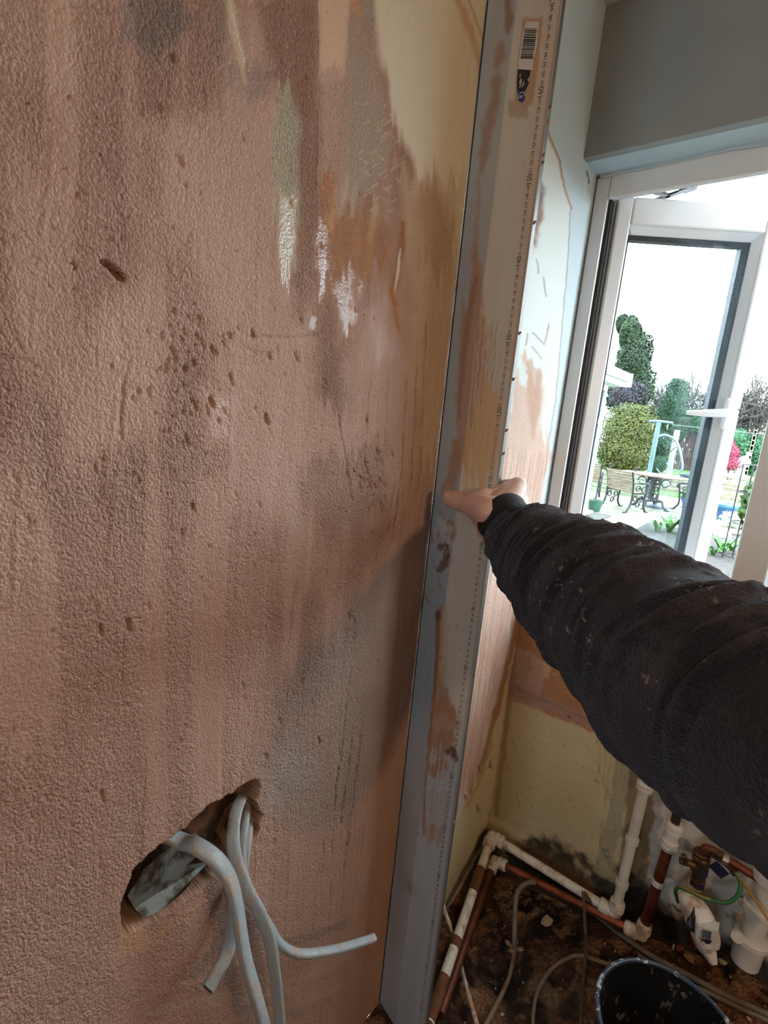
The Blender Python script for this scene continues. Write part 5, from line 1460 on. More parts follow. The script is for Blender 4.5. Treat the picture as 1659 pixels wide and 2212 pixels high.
# rubble: chips and crumbs
m_chip = [pm('chip_tan', srgb(168, 128, 92), srgb(128, 92, 64), 50, .9, .4, 120), pm('chip_white', srgb(206, 190, 166), srgb(170, 150, 124), 50, .9, .3, 120), pm('chip_brick', srgb(132, 76, 52), srgb(100, 58, 42), 50, .9, .4, 120)]
def chip_mesh(seed):
    r_ = np.random.default_rng(seed); bm = bmesh.new(); bmesh.ops.create_icosphere(bm, subdivisions=1, radius=1)
    for v in bm.verts: v.co *= .65 + .7 * r_.random(); v.co.z *= .55
    me = bpy.data.meshes.new('chip'); bm.to_mesh(me); bm.free(); return me
chips = []
for k in range(3):
    for s_ in range(3):
        me = chip_mesh(20 + k * 3 + s_); me.materials.append(m_chip[k]); chips.append((k, me))
spots = [(1067, 1886, .010, 0, 'tan plaster chip just below the corner pipe elbows'), (1180, 1990, .014, 1, 'largest pale plaster chip, on the black floor patch left of the rods'), (1120, 1975, .008, 0, 'small tan chip right beside the arching grey cable'),
         (1345, 1990, .016, 2, 'reddish brick chip between the two pipe elbows'), (1488, 2068, .016, 0, 'tan chip just left of the white shroud tip'), (1470, 2050, .010, 2, 'reddish chip left of the white shroud tip'), (1455, 2045, .007, 1, 'small curved pale chip left of the white shroud'),
         (1560, 2075, .010, 1, 'pale chip between shroud and waste pipe'), (1600, 2085, .008, 1, 'pale chip under the waste pipe socket'), (1545, 2095, .012, 2, 'reddish chip below the white shroud'), (1590, 2125, .010, 0, 'tan chip near the grey cables at the right edge'),
         (1618, 2200, .006, 1, 'small pale chip beside the bucket in the bottom right corner'), (1085, 2190, .006, 1, 'pale chip beside the slanting pale cable at the bottom'), (1010, 2045, .005, 1, 'tiny pale chip between white strip and copper pipe')]
for i, (u, v, r_, k, lb) in enumerate(spots):
    p = on_floor(u, v, r_ * .2)
    o = bpy.data.objects.new('rubble_chip', chips[k * 3 + i % 3][1]); COL.objects.link(o)
    o.location = p; o.scale = (r_, r_ * (.6 + .5 * RNG.random()), r_ * .8); o.rotation_euler = (RNG.normal() * .2, RNG.normal() * .2, RNG.random() * 6)
    tag(o, lb, 'rubble', 'plaster and brick chips on the floor')
crumbs = MB()
for k in range(260):
    x, y = .05 + RNG.random() * .6, .62 + RNG.random() * .5
    r_ = .0008 + .0022 * RNG.random() ** 2; z = float(rubble(x, y)) + .001
    crumbs.add([(x - r_, y, z), (x + r_ * .7, y - r_, z), (x + r_ * .6, y + r_, z), (x, y, z + r_ * 1.3)], [(0, 1, 3), (1, 2, 3), (2, 0, 3)])
tag(crumbs.build('plaster_crumbs', m_chip[1]), 'fine pale plaster crumbs scattered over the floor', 'crumbs', kind='stuff')

# black bucket
bc = np.array((.470, .802, .0)); br_, bz = .108, .272
bk = empty('bucket', tuple(bc + (0, 0, .001))); tag(bk, 'black plastic bucket splashed with plaster in the bottom right corner', 'bucket')
t = Nt('splashed_black_plastic')
sp1 = t.ramp(t.noise(46, 4, .7, t.coord((1, 1, .5))), [(.60, 0.0), (.68, 1.0)])
t.p(Base_Color=t.mix(sp1, srgb(18, 18, 20), srgb(128, 112, 98)), Roughness=.5, Normal=t.bump(sp1, .4, .001))
m_bkt = t.m
t = Nt('splashed_rim')
sp1 = t.ramp(t.noise(85, 3, .6), [(.57, 0.0), (.63, 1.0)])
t.p(Base_Color=t.mix(sp1, srgb(38, 46, 60), srgb(170, 172, 176)), Roughness=.35)
m_rim = t.m
n = 72
prof_ = [(br_ * .74, .001), (br_ * .80, .02), (br_ * .96, bz - .03), (br_ * .985, bz - .004), (br_ * .97, bz - .004), (br_ * .945, bz - .03), (br_ * .78, .024), (0.001, .022)]
adopt(MB().lathe(prof_, bc, (0, 0, 1), n, cap=False).lathe([(br_ * .74, .001), (.001, .001)], bc, (0, 0, 1), n, cap=False).build('shell', m_bkt, auto=50), bk)
an = np.linspace(0, 2 * math.pi, 97)
adopt(MB().tube([bc + np.array((math.cos(a) * br_, math.sin(a) * br_, bz)) for a in an], .0044, 12, cap=False).build('rim', m_rim, auto=60), bk)
hd = [bc + np.array((math.cos(a) * (br_ + .012), math.sin(a) * (br_ + .012), bz - .02 - .10 * math.sin((a + 2.4) / 3.0 * math.pi) ** 2)) for a in np.linspace(-2.4, .6, 30)]
adopt(MB().tube(hd, .003, 8).build('wire_handle', m_hinge, auto=60), bk)
o = capsule_blob('plaster_lump', [(bc + (-.045, -.035, .055), bc + (.0, -.05, .062), .03, .026), (bc + (-.02, -.02, .05), bc + (.03, .0, .05), .03, .02), (bc + (.01, .04, .05), bc + (-.01, .03, .05), .02, .02)], .005, pm('wet_brown_plaster', srgb(146, 106, 74), srgb(112, 78, 54), 40, .8, .4, 100), None, 4)
tag(o, 'lump of brown plaster in the bottom of the black bucket', 'plaster')

# ------------------------------------------------------------------ garden beyond the window
GZ = -.45
def G(u, v): return on_z(u, v, GZ)
def gd(p): return float((np.asarray(p) - CAM) @ FWD)          # distance along the view
m_stone = [pm('sandstone_%d' % i, srgb(*a), srgb(*b), 5, .8, .15, 40) for i, (a, b) in enumerate((((126, 118, 98), (100, 92, 74)), ((134, 126, 108), (110, 100, 82)), ((116, 112, 96), (94, 88, 72))))]
m_soil = pm('dark_soil', srgb(60, 54, 50), srgb(36, 32, 30), 14, .95, .6, 50)
m_gravel = pm('gravel', srgb(92, 84, 78), srgb(60, 54, 52), 60, .95, .6, 120)
m_lawn = pm('lawn_green', srgb(74, 118, 44), srgb(56, 98, 36), 4, .9, .4, 120)
m_iron = pm('black_cast_iron', srgb(22, 24, 28), srgb(34, 36, 40), 30, .5)
m_slat = pm('weathered_slat', srgb(134, 112, 92), srgb(108, 88, 72), 12, .7, .1, 40)
m_green_slat = pm('green_grey_board', srgb(134, 136, 112), srgb(112, 114, 94), 6, .8, .15, 30)
m_table = pm('table_top_wood', srgb(142, 112, 92), srgb(118, 92, 76), 6, .4)

o = MB().box((-40, 1.44, GZ - .25), (40, 70, GZ - .03)).build('ground', m_soil); tag(o, 'dark garden ground', kind='structure')
# paving: each slab its own piece
pat = empty('patio', (-2, 11, GZ)); tag(pat, 'pale stone patio outside the window', kind='structure')
def slab(x0, x1, y0, y1, mi, z=GZ, h=.03):
    o = MB().box((x0 + .006, y0 + .006, z - h), (x1 - .006, y1 - .006, z + .004 * RNG.random())).build('paving_slab', m_stone[mi])
    return adopt(o, pat)
yy = 10.25; k = 0
while yy < 15.2:
    hgt = (.6, .9, .6)[k % 3]; xx = -5.2 + .3 * (k % 2)
    while xx < -.2 + (yy - 10) * .12:
        w_ = (.9, .6, 1.2)[(k + int(xx * 7)) % 3]; slab(xx, xx + w_, yy, yy + hgt, int(RNG.integers(3))); xx += w_
    yy += hgt; k += 1
for x0, x1, y0, y1 in ((-1.95, -1.30, 6.8, 8.0), (-1.95, -1.30, 8.0, 9.2), (-1.95, -1.30, 9.2, 10.25), (-2.6, -1.95, 8.2, 9.3)):
    slab(x0, x1, y0, y1, int(RNG.integers(3)))
o = MB().box((-3.2, 9.35, GZ - .03), (-1.97, 10.24, GZ - .004)).build('gravel_strip', m_gravel); tag(o, 'strip of dark gravel between the paving slabs', kind='structure')
o = MB().box((-1.29, 4.5, GZ - .03), (4, 10.24, GZ + .01)).build('flower_bed', m_soil); tag(o, 'dark soil flower bed in front of the patio', kind='structure')
lw = MB().box((-1.6, 15.3, GZ - .03), (8, 60, GZ + .01)).box((-9, 15.3, GZ - .03), (-1.6, 60, GZ + .01)).build('lawn', m_lawn); tag(lw, 'bright green lawn beyond the patio', kind='structure')
bl = MB(); r_ = np.random.default_rng(5)
for k in range(5000):
    x, y = -3.6 + r_.random() * 6, 15.3 + r_.random() ** 1.5 * 14; h = .03 + .04 * r_.random(); a = r_.random() * 3; w_ = .012
    bl.add([(x - w_ * math.cos(a), y - w_ * math.sin(a), GZ), (x + w_ * math.cos(a), y + w_ * math.sin(a), GZ), (x + .02 * r_.normal(), y, GZ + h)], [(0, 1, 2)])
tag(bl.build('grass', m_lawn), 'short green grass blades on the lawn', 'grass', kind='stuff')

for i in range(6):  # unseen pale slabs added to bounce daylight up to the soffit
    slab(-2.2 + i * .9, -1.3 + i * .9, 1.6, 2.6, i % 3); slab(-2.2 + i * .9, -1.3 + i * .9, 2.6, 3.6, (i + 1) % 3)
# foliage: many small leaf blades over lumpy crowns
def leaves(cen, rad, n, size, seed, fill=.35, lump=.25, flat=False, squash=1.0):
    r_ = np.random.default_rng(seed)
    cen = np.array(cen, float); rad = np.array(rad, float)
    L = r_.normal(size=(14, 3)); L /= np.linalg.norm(L, axis=1)[:, None]; Lw = r_.random(14)
    un = lambda v: v / (np.linalg.norm(v, axis=1)[:, None] + 1e-9)
    d = un(r_.normal(size=(n, 3)))
    b = 1 + lump * (np.max((d @ L.T) ** 6 * Lw, axis=1) - .35) + .10 * (r_.random(n) - .5)
    q = cen + d * rad * (b * (1 - fill * r_.random(n) ** 2))[:, None]
    a = r_.normal(size=(n, 3)); a = un(a - d * (np.sum(a * d, 1) * .6)[:, None])
    c = un(np.cross(a, d + .5 * r_.normal(size=(n, 3))))
    s = (size * (.6 + .8 * r_.random(n)))[:, None]
    V = np.stack([q - c * s * .45, q + a * s * .5, q + c * s * .45 + d * s * .2, q - a * s * .5], 1).reshape(-1, 3)
    mb = MB(); mb.V = [tuple(p) for p in V.tolist()]; mb.F = [(4 * k, 4 * k + 1, 4 * k + 2, 4 * k + 3) for k in range(n)]
    return mb
def leafm(name, a, b, sc=3.0):
    t = Nt(name)
    t.p(Base_Color=t.ramp(t.noise(sc, 4, .7), [(.3, srgb(*a)), (.7, srgb(*b))]), Roughness=.7, Specular_IOR_Level=.3)
    return t.m
m_bark = pm('bark', srgb(74, 68, 64), srgb(52, 48, 46), 8, .9, .4, 30)
def tree(name, label, cat, base, crown, mat, trunk_r=.12, n=2600, size=.2, seed=1, group=None, lump=.3, core=None):
    root = empty(name, tuple(base)); tag(root, label, cat, group)
    mb = MB()
    for i, (c, r3) in enumerate(crown):
        q = leaves(c, r3, int(n * 5.0) // len(crown), size * .36, seed * 31 + i, lump=lump); mb.add(q.V, q.F)
        cm = leaves(c, np.array(r3) * .72, n // len(crown), size * .7, seed * 57 + i, fill=.5, lump=lump); mb.add(cm.V, cm.F)
    adopt(mb.build('foliage', mat), root)
    top = np.array(crown[0][0], float)
    adopt(MB().tube([base, base * .5 + np.array((top[0], top[1], top[2])) * .5, top], [trunk_r, trunk_r * .8, trunk_r * .4], 10).build('trunk', m_bark, auto=60), root)
    return root
def AT(u, v, y): return on_y(u, v, y)
m_gold = leafm('golden_conifer', (92, 86, 34), (50, 62, 30), 3.5)
m_dkgreen = leafm('dark_conifer', (42, 56, 28), (22, 34, 20), 1.2)
m_purple = leafm('purple_shrub', (62, 46, 58), (40, 44, 44), 1.5)
m_ivy = leafm('ivy_green', (40, 70, 44), (22, 44, 32), 1.5)
m_hedge = leafm('hedge_green', (58, 98, 66), (38, 70, 50), 1.5)
m_maple = leafm('red_maple', (150, 62, 84), (110, 42, 62), 2)
m_shrub = leafm('shrub_green', (72, 96, 48), (46, 70, 38), 4)
m_fern = leafm('fern_green', (96, 150, 74), (70, 120, 60), 4)
# golden conifer
yb = 16.5
c1 = AT(1352, 950, yb); kx = lambda y: gd(AT(1400, 950, y)) / FOC
s = kx(yb)
tree('golden_conifer', 'broad golden-green conifer behind the raised bed', 'conifer', np.array((c1[0], yb, GZ)),
     [(AT(1345, 948, yb), (s * 46, .9, s * 78)), (AT(1380, 940, yb + .3), (s * 34, .8, s * 66)), (AT(1350, 985, yb - .2), (s * 50, .9, s * 45))], m_gold, .15, 5200, .15, 3)
yb = 24.0; s = kx(yb)
tree('tall_conifer', 'tall dark green conifer rising above the white gutter', 'conifer', np.array((AT(1340, 900, yb)[0], yb, GZ)),
     [(AT(1366, 790, yb), (s * 34, 1.2, s * 70)), (AT(1362, 725, yb), (s * 20, .9, s * 34)), (AT(1360, 840, yb), (s * 46, 1.2, s * 60)), (AT(1345, 700, yb), (s * 11, .5, s * 18))], m_dkgreen, .25, 6400, .26, 4)
yb = 21.0; s = kx(yb)
tree('purple_shrub', 'dark purple-leaved shrub between the two conifers', 'shrub', np.array((AT(1355, 880, yb)[0], yb, GZ)), [(AT(1358, 860, yb), (s * 34, .8, s * 34))], m_purple, .08, 1500, .2, 5)
yb = 27.0; s = kx(yb)
tree('ivy_tree', 'dark ivy-clad tree left of the wooden shed', 'tree', np.array((AT(1448, 960, yb)[0], yb, GZ)),
     [(AT(1458, 870, yb), (s * 22, 1, s * 48)), (AT(1445, 915, yb), (s * 42, 1, s * 36)), (AT(1478, 905, yb), (s * 32, 1, s * 22)), (AT(1425, 950, yb), (s * 34, 1, s * 36))], m_ivy, .25, 4600, .26, 6)
yb = 30.0; s = kx(yb)
tree('ivy_hedge', 'rounded ivy hedge growing over the shed roof', 'hedge', np.array((AT(1500, 960, yb)[0], yb, GZ)),
     [(AT(1470, 932, yb - 1.2), (s * 40, .7, s * 12)), (AT(1512, 945, yb - 1.2), (s * 22, .7, s * 20)), (AT(1520, 985, yb - 1), (s * 24, .7, s * 30))], m_ivy, .1, 2600, .22, 7)
yb = 31.0; s = kx(yb)
tree('garden_hedge', 'clipped green hedge behind the white statue', 'hedge', np.array((AT(1600, 1000, yb)[0], yb, GZ)),
     [(AT(1600, 975, yb), (s * 34, 1, s * 30)), (AT(1585, 950, yb), (s * 26, 1, s * 20)), (AT(1632, 985, yb), (s * 26, 1, s * 34)), (AT(1560, 960, yb), (s * 24, 1, s * 24))], m_hedge, .1, 3600, .24, 8)
yb = 22.0; s = kx(yb)
mp = tree('red_maple', 'small red-leaved maple beside the white statue', 'maple', np.array((AT(1575, 1020, yb)[0], yb, GZ)),
     [(AT(1580, 980, yb), (s * 15, .4, s * 16)), (AT(1576, 1000, yb), (s * 20, .5, s * 16)), (AT(1573, 962, yb), (s * 10, .3, s * 14))], m_maple, .03, 1500, .10, 9)
yb = 19.0; s = kx(yb)
tree('grey_shrub', 'grey-green shrub beside the hanging chair frame', 'shrub', np.array((AT(1420, 1020, yb)[0], yb, GZ)), [(AT(1418, 1000, yb), (s * 20, .5, s * 22)), (AT(1425, 960, yb), (s * 22, .5, s * 26))], m_ivy, .05, 1500, .14, 10)
yb = 19.5; s = kx(yb)
tree('yellow_shrub', 'yellow-green shrub seen through the hanging chair frame', 'shrub', np.array((AT(1448, 990, yb)[0], yb, GZ)), [(AT(1447, 968, yb), (s * 12, .4, s * 22))], leafm('yellow_green', (128, 138, 52), (92, 108, 44), 3), .04, 700, .12, 12)

# bare winter trees
def bare(label, base, height, seed, spread=.5):
    r_ = np.random.default_rng(seed); root = empty('bare_tree', tuple(base)); tag(root, label, 'tree', 'bare trees along the end of the garden')
    tr = MB(); tw = MB()
    def grow(p, d, L, r, lev):
        n = 5; pts = [p]
        for i in range(n):
            d = d + r_.normal(size=3) * .10; d[2] += .02; d /= np.linalg.norm(d); pts.append(pts[-1] + d * L / n)
        (tr if lev < 2 else tw).tube(pts, np.linspace(r, r * .55, n + 1), 5 if lev else 8, cap=False)
        if lev >= 5: return
        for k in range((5, 4, 4, 3, 3)[lev]):
            f = .35 + .65 * (k + r_.random()) / (5, 4, 4, 3, 3)[lev]; q = pts[min(n, int(f * n))]
            e = d + r_.normal(size=3) * spread * 1.1; e[2] = e[2] * .8 + .15; e /= np.linalg.norm(e)
            grow(np.array(q), e, L * (.68 + .25 * r_.random()), r * .60, lev + 1)
    grow(np.array(base, float), np.array((0, 0, 1.0)), height * .30, height * .020, 0)
    adopt(tr.build('trunk', m_bark, auto=60), root); adopt(tw.build('twigs', m_bark), root)
for (u, y, top, sd, lb) in ((1415, 33, 770, 1, 'pale bare tree just right of the tall conifer'), (1470, 36, 765, 2, 'bare tree behind the ivy-clad tree'), (1530, 34, 770, 3, 'bare tree seen at the casement stile'), (1585, 37, 790, 4, 'bare tree between casement and mullion, left one'), (1640, 33, 800, 5, 'bare tree between casement and mullion, right one'), (1690, 36, 800, 6, 'bare tree beyond the window mullion')):
    b = AT(u, 960, y); b[2] = GZ; h = AT(u, top, y)[2] - GZ
    bare(lb, b, h * 1.25, sd)

# shed panel and yellow flower bowl
yb = 28.0; s = kx(yb); a, b = AT(1452, 932, yb), AT(1506, 1002, yb)
sh_ = empty('garden_shed', (a[0], yb, GZ)); tag(sh_, 'dark purple-brown wooden shed wall under ivy', 'shed')
m_shed = pm('shed_boards', srgb(84, 58, 58), srgb(64, 46, 48), 3, .85)
nb = 9
for i in range(nb):
    x0 = a[0] + (b[0] - a[0]) * i / nb; x1 = a[0] + (b[0] - a[0]) * (i + 1) / nb
    adopt(MB().box((x0 + .01, yb - .02 * (i % 2), GZ), (x1 - .01, yb + .06, a[2])).build('board', m_shed), sh_)

# extension of the house with its gutter
EX, EY = -2.29, 9.79
ext = empty('house_extension', (EX, EY, GZ)); tag(ext, 'white framed house extension with gutter seen past the open casement', 'extension')
zt = on_x(1330, 838, EX)[2]
m_panel = pm('white_panel', srgb(206, 212, 214), srgb(194, 200, 204), 5, .5)
m_dglass = pm('dark_window_glass', srgb(70, 84, 92), srgb(110, 124, 130), 1.2, .05)
adopt(MB().box((-6, 5.2, GZ), (EX - .08, EY - .06, zt)).build('wall', m_panel), ext)
z0 = GZ + .10
for yA, yB in ((EY - .07, EY), (EY - .48, EY - .42), (EY - .95, EY - .88), (EY - 1.5, EY - 1.42), (EY - 2.1, EY - 2.0), (EY - 3.2, EY - 3.1), (EY - 4.3, EY - 4.2)):
    adopt(MB().box((EX - .08, yA, z0), (EX, yB, zt), c=.008).build('post', m_upvc), ext)
for zA, zB in ((z0, z0 + .10), (zt - .10, zt), (z0 + 1.60, z0 + 1.70)):
    adopt(MB().box((EX - .08, 5.2, zA), (EX - .006, EY - .07, zB), c=.006).build('rail', m_upvc), ext)
for i, (yA, yB) in enumerate(((EY - .42, EY - .07), (EY - .88, EY - .48), (EY - 1.42, EY - .95), (EY - 2.0, EY - 1.5), (EY - 3.1, EY - 2.1))):
    for zA, zB in ((z0 + .10, z0 + 1.60), (z0 + 1.70, zt - .10)):
        pn = adopt(MB().box((EX - .05, yA, zA), (EX - .04, yB, zB)).build('pane', m_dglass), ext)
adopt(MB().box((EX - .08, 5.2, z0 - .04), (EX + .10, EY + .08, z0), c=.008).build('threshold_sill', m_upvc), ext)
g0 = AT(1360, 820, EY + .25)
adopt(MB().box((EX - .2, 5.0, zt), (g0[0] - .10, EY + .22, zt + .05)).build('soffit', m_upvc2), ext)
adopt(MB().box((g0[0] - .10, 5.0, zt), (g0[0] - .06, EY + .25, zt + .24)).build('fascia', m_upvc), ext)
gp = [(.0, .0), (.05, -.03), (.09, .0), (.11, .06), (.11, .10), (.095, .10), (.09, .05), (.06, .01), (.02, .02), (.0, .05)]
gm = MB(); n = len(gp)
Va = [(g0[0] - .06 + x, 5.0, zt + .12 + z) for x, z in gp]; Vb = [(g0[0] - .06 + x, EY + .26, zt + .12 + z) for x, z in gp]
gm.add(Va + Vb, [(i, (i + 1) % n, (i + 1) % n + n, i + n) for i in range(n)] + [tuple(range(n - 1, -1, -1)), tuple(range(n, 2 * n))])
adopt(gm.build('gutter', m_upvc), ext)
adopt(MB().box((EX - 3.6, EY + .22, zt), (g0[0] + .05, EY + .26, zt + .24), c=.01).build('end_fascia', m_upvc), ext)
rv = [(g0[0] - .05, 5.0, zt + .22), (g0[0] - .05, EY + .2, zt + .22), (-6, EY + .2, zt + 1.2), (-6, 5.0, zt + 1.2)]
adopt(MB().add(rv + [(x, y, z - .04) for x, y, z in rv], [(0, 1, 2, 3), (7, 6, 5, 4), (0, 4, 5, 1), (1, 5, 6, 2), (2, 6, 7, 3), (3, 7, 4, 0)]).build('roof', m_panel), ext)
o = MB().lathe([(.10, 0), (.13, .22), (.14, .22), (.135, .20), (.11, .02)], G(1283, 1104), (0, 0, 1), 20).build('green_pot', pm('green_plastic', srgb(60, 96, 78), srgb(48, 78, 64), 10, .5), auto=40); tag(o, 'small green pot at the foot of the white extension', 'pot')

# raised bed of boards behind the chairs
pA = G(1285, 1060); pB = G(1412, 1068); rb = empty('raised_bed', tuple(pA)); tag(rb, 'raised bed of pale green horizontal boards behind the garden chairs', 'raised bed')
pB[1] = pA[1] - .1
for i in range(5):
    adopt(MB().box((pA[0] - 1.5, pA[1], GZ + .115 * i), (pB[0], pA[1] + .06, GZ + .115 * i + .105), c=.006).build('board', m_green_slat), rb)
adopt(MB().box((pA[0] - 1.5, pA[1] + .06, GZ), (pB[0], pA[1] + .9, GZ + .5)).build('soil_fill', m_soil), rb)
# low timber steps to the right of it
st_ = empty('timber_step', tuple(G(1475, 1072))); tag(st_, 'low weathered timber steps behind the table', 'step')
q = G(1470, 1066)
for i in range(4):
    adopt(MB().box((q[0] - .9, q[1] + .35 * i, GZ), (q[0] + 1.5, q[1] + .35 * i + .30, GZ + .10 * (i + 1)), c=.008).build('sleeper', m_stone[i % 3]), st_)

# cast-iron and slat chair
def scroll(mb, c, r, a0, a1, th=.012, n=16, shrink=.45, pl='yz'):
    pts = []
    for i in range(n):
        f = i / (n - 1); a = a0 + (a1 - a0) * f; rr = r * (1 - shrink * f)
        pts.append((c[0], c[1] + rr * math.cos(a), c[2] + rr * math.sin(a)))
    mb.tube(pts, th, 6)
def chair_side(x):
    mb = MB()
    mb.tube(catmull([(x, -.30, 0), (x, -.20, .16), (x, -.18, .38), (x, -.22, .62), (x, -.30, .84)], 6), .020, 8)      # back leg and post
    mb.tube(catmull([(x, .30, 0), (x, .20, .15), (x, .22, .38), (x, .26, .58)], 6), .020, 8)
    mb.tube(catmull([(x, -.21, .60), (x, 0, .62), (x, .22, .60), (x, .30, .54), (x, .26, .50)], 6), .017, 8)
    mb.tube([(x, -.19, .40), (x, .22, .40)], .017, 6)
    for c, r, a0, a1 in (((x, -.05, .50), .07, 0, 7), ((x, .12, .50), .07, 3, 10), ((x, -.08, .29), .07, 1, 8), ((x, .10, .29), .07, 4, 11), ((x, .02, .16), .06, 0, 7), ((x, -.20, .90), .05, 2, 8)):
        scroll(mb, c, r, a0, a1)
    mb.box((x - .022, -.36, 0), (x + .022, -.27, .02)); mb.box((x - .022, .27, 0), (x + .022, .36, .02))
    return mb
def garden_chair(loc, rz, w, label):
    root = empty('garden_chair', tuple(loc)); root.rotation_euler = (0, 0, rz); tag(root, label, 'chair', 'iron and slat garden chairs')
    for sx in (-w / 2, w / 2):
        chair_side(sx).build('iron_side', m_iron, root, auto=60)
    for i in range(7):
        z = .44 + .058 * i; y = -.20 - .10 * (i / 6) ** 1.3
        MB().box((-w / 2, y - .01, z), (w / 2, y + .012, z + .046), c=.004).build('back_slat', m_slat, root)
    for i in range(5):
        y = -.15 + .085 * i
        MB().box((-w / 2, y, .405), (w / 2, y + .07, .425), c=.004).build('seat_slat', m_slat, root)
    return root
a, b = G(1300, 1094), G(1354, 1108)
mid = (a + b) / 2; ang = math.atan2(b[1] - a[1], b[0] - a[0]); w_ = np.linalg.norm(b - a)
garden_chair(mid + np.array((-math.sin(ang), math.cos(ang), 0)) * .25, ang, w_, 'slatted chair with iron sides turned with its back to the window')
garden_chair(G(1286, 1076) + np.array((-.25, 0, 0)), ang + .6 + math.pi / 2 * 0, w_ * .9, 'slatted iron chair half hidden by the white extension')
garden_chair(G(1482, 1104) + np.array((.1, .15, 0)), ang + math.pi / 2 + .2, w_ * .9, 'iron garden chair behind the dark casement edge')
# table on an ornate pedestal
tc = (G(1378, 1092) + G(1426, 1104)) / 2
tb = empty('garden_table', tuple(tc)); tag(tb, 'oval wooden garden table on an ornate black iron base', 'table')
s = gd(tc) / FOC
hl = s * 66; tz = .74
MB().lathe([(1.0, tz - .02), (1.02, tz), (1.0, tz + .018)], (0, 0, 0), (0, 0, 1), 48).build('table_top', m_table, tb, auto=40).scale = (hl, hl * .62, 1)
def iron_panel(sx):
    mb = MB()
    for q in (-.13, 0.0, .13):
        mb.tube([(q, 0, .16), (q, 0, tz - .03)], .018, 6)
    mb.tube([(-.36, 0, tz - .04), (.36, 0, tz - .04)], .02, 6); mb.tube([(-.2, 0, .17), (.2, 0, .17)], .018, 6)
    for c, r, a0, a1 in (((-.06, 0, .28), .06, 0, 6.3), ((.06, 0, .28), .06, 0, 6.3), ((-.065, 0, .45), .06, 1, 7), ((.065, 0, .45), .06, 2, 8), ((-.065, 0, .60), .06, 0, 6.3), ((.065, 0, .60), .06, 3, 9), ((.24, 0, .58), .10, 0, 6), ((-.24, 0, .58), .10, math.pi, math.pi - 6)):
        pts = [(c[0] + r * (1 - .35 * i / 15) * math.cos(a0 + (a1 - a0) * i / 15), 0, c[2] + r * (1 - .35 * i / 15) * math.sin(a0 + (a1 - a0) * i / 15)) for i in range(16)]
        mb.tube(pts, .013, 6)
    for sgn in (-1, 1):
        mb.tube(catmull([(sgn * .14, 0, .20), (sgn * .24, 0, .18), (sgn * .28, 0, .08), (sgn * .36, 0, .02)], 5), .024, 8); mb.box((sgn * .36 - .05, -.03, 0), (sgn * .36 + .05, .03, .025))
    return mb
tb.rotation_euler = (0, 0, ang * .3)
iron_panel(0).build('pedestal', m_iron, tb, auto=60)
pe2 = iron_panel(0).build('pedestal', m_iron, tb, auto=60); pe2.rotation_euler = (0, 0, math.pi / 2)
for (u, v, lb) in ((1356, 1020, 'pale plate on the left of the garden table'), (1424, 1030, 'pale plate on the right of the garden table')):
    p = on_z(u, v, GZ + tz + .022)
    tag(MB().lathe([(.04, 0), (.10, .006), (.14, .022), (.135, .024), (.09, .010), (.001, .006)], p, (0, 0, 1), 24, cap=False).build('plate', pm('glazed_plate', srgb(186, 196, 194), None, rough=.25), auto=40), lb, 'plate', 'plates on the garden table')
ub = G(1415, 1096)
tag(MB().lathe([(.25, 0), (.25, .03), (.22, .06), (.05, .09), (.03, .09), (.03, .30), (.001, .30)], ub, (0, 0, 1), 28, cap=False).build('parasol_base', pm('grey_base', srgb(70, 76, 86), srgb(54, 60, 70), 6, .5), auto=40), 'round grey parasol base under the garden table', 'parasol base')

# clothes post with T-arm and line
pb = G(1392, 1074); pz = AT(1424, 912, pb[1])[2]
cpst = empty('clothes_post', tuple(pb)); tag(cpst, 'pale blue-grey clothes post with a cross-arm behind the table', 'post')
m_post = pm('pale_post', srgb(92, 112, 116), srgb(74, 94, 100), 4, .4, metal=.2)
adopt(MB().tube([pb, (pb[0], pb[1], pz)], .055, 16).build('pole', m_post, auto=60), cpst)
ar = AT(1454, 911, pb[1]); al = AT(1402, 914, pb[1])
adopt(MB().tube([(al[0], pb[1], pz), (pb[0], pb[1], pz + .02), (ar[0], pb[1], pz)], .035, 10).build('cross_arm', m_post, auto=60), cpst)
adopt(MB().tube([(ar[0], pb[1], pz - .04), (ar[0] + 4, pb[1] + 3, pz - .12), (ar[0] + 9, pb[1] + 7, pz)], .008, 6).build('line', m_post), cpst)
for xx in (al[0] + .1, ar[0] - .1):
    adopt(MB().lathe([(.015, -.14), (.02, -.02), (.01, 0)], (xx, pb[1], pz - .03), (0, 0, 1), 8).build('insulator', m_slat), cpst)
# old wooden post
pw = AT(1448, 1005, 17.0); pw[2] = GZ; tz2 = AT(1452, 928, 17.0)[2]
tag(MB().box((pw[0] - .07, 16.93, GZ), (pw[0] + .07, 17.07, tz2), c=.01).build('timber_post', pm('bleached_post', srgb(150, 158, 150), srgb(126, 134, 128), 5, .8, .2, 20)), 'bleached timber post behind the hanging chair frame', 'post')
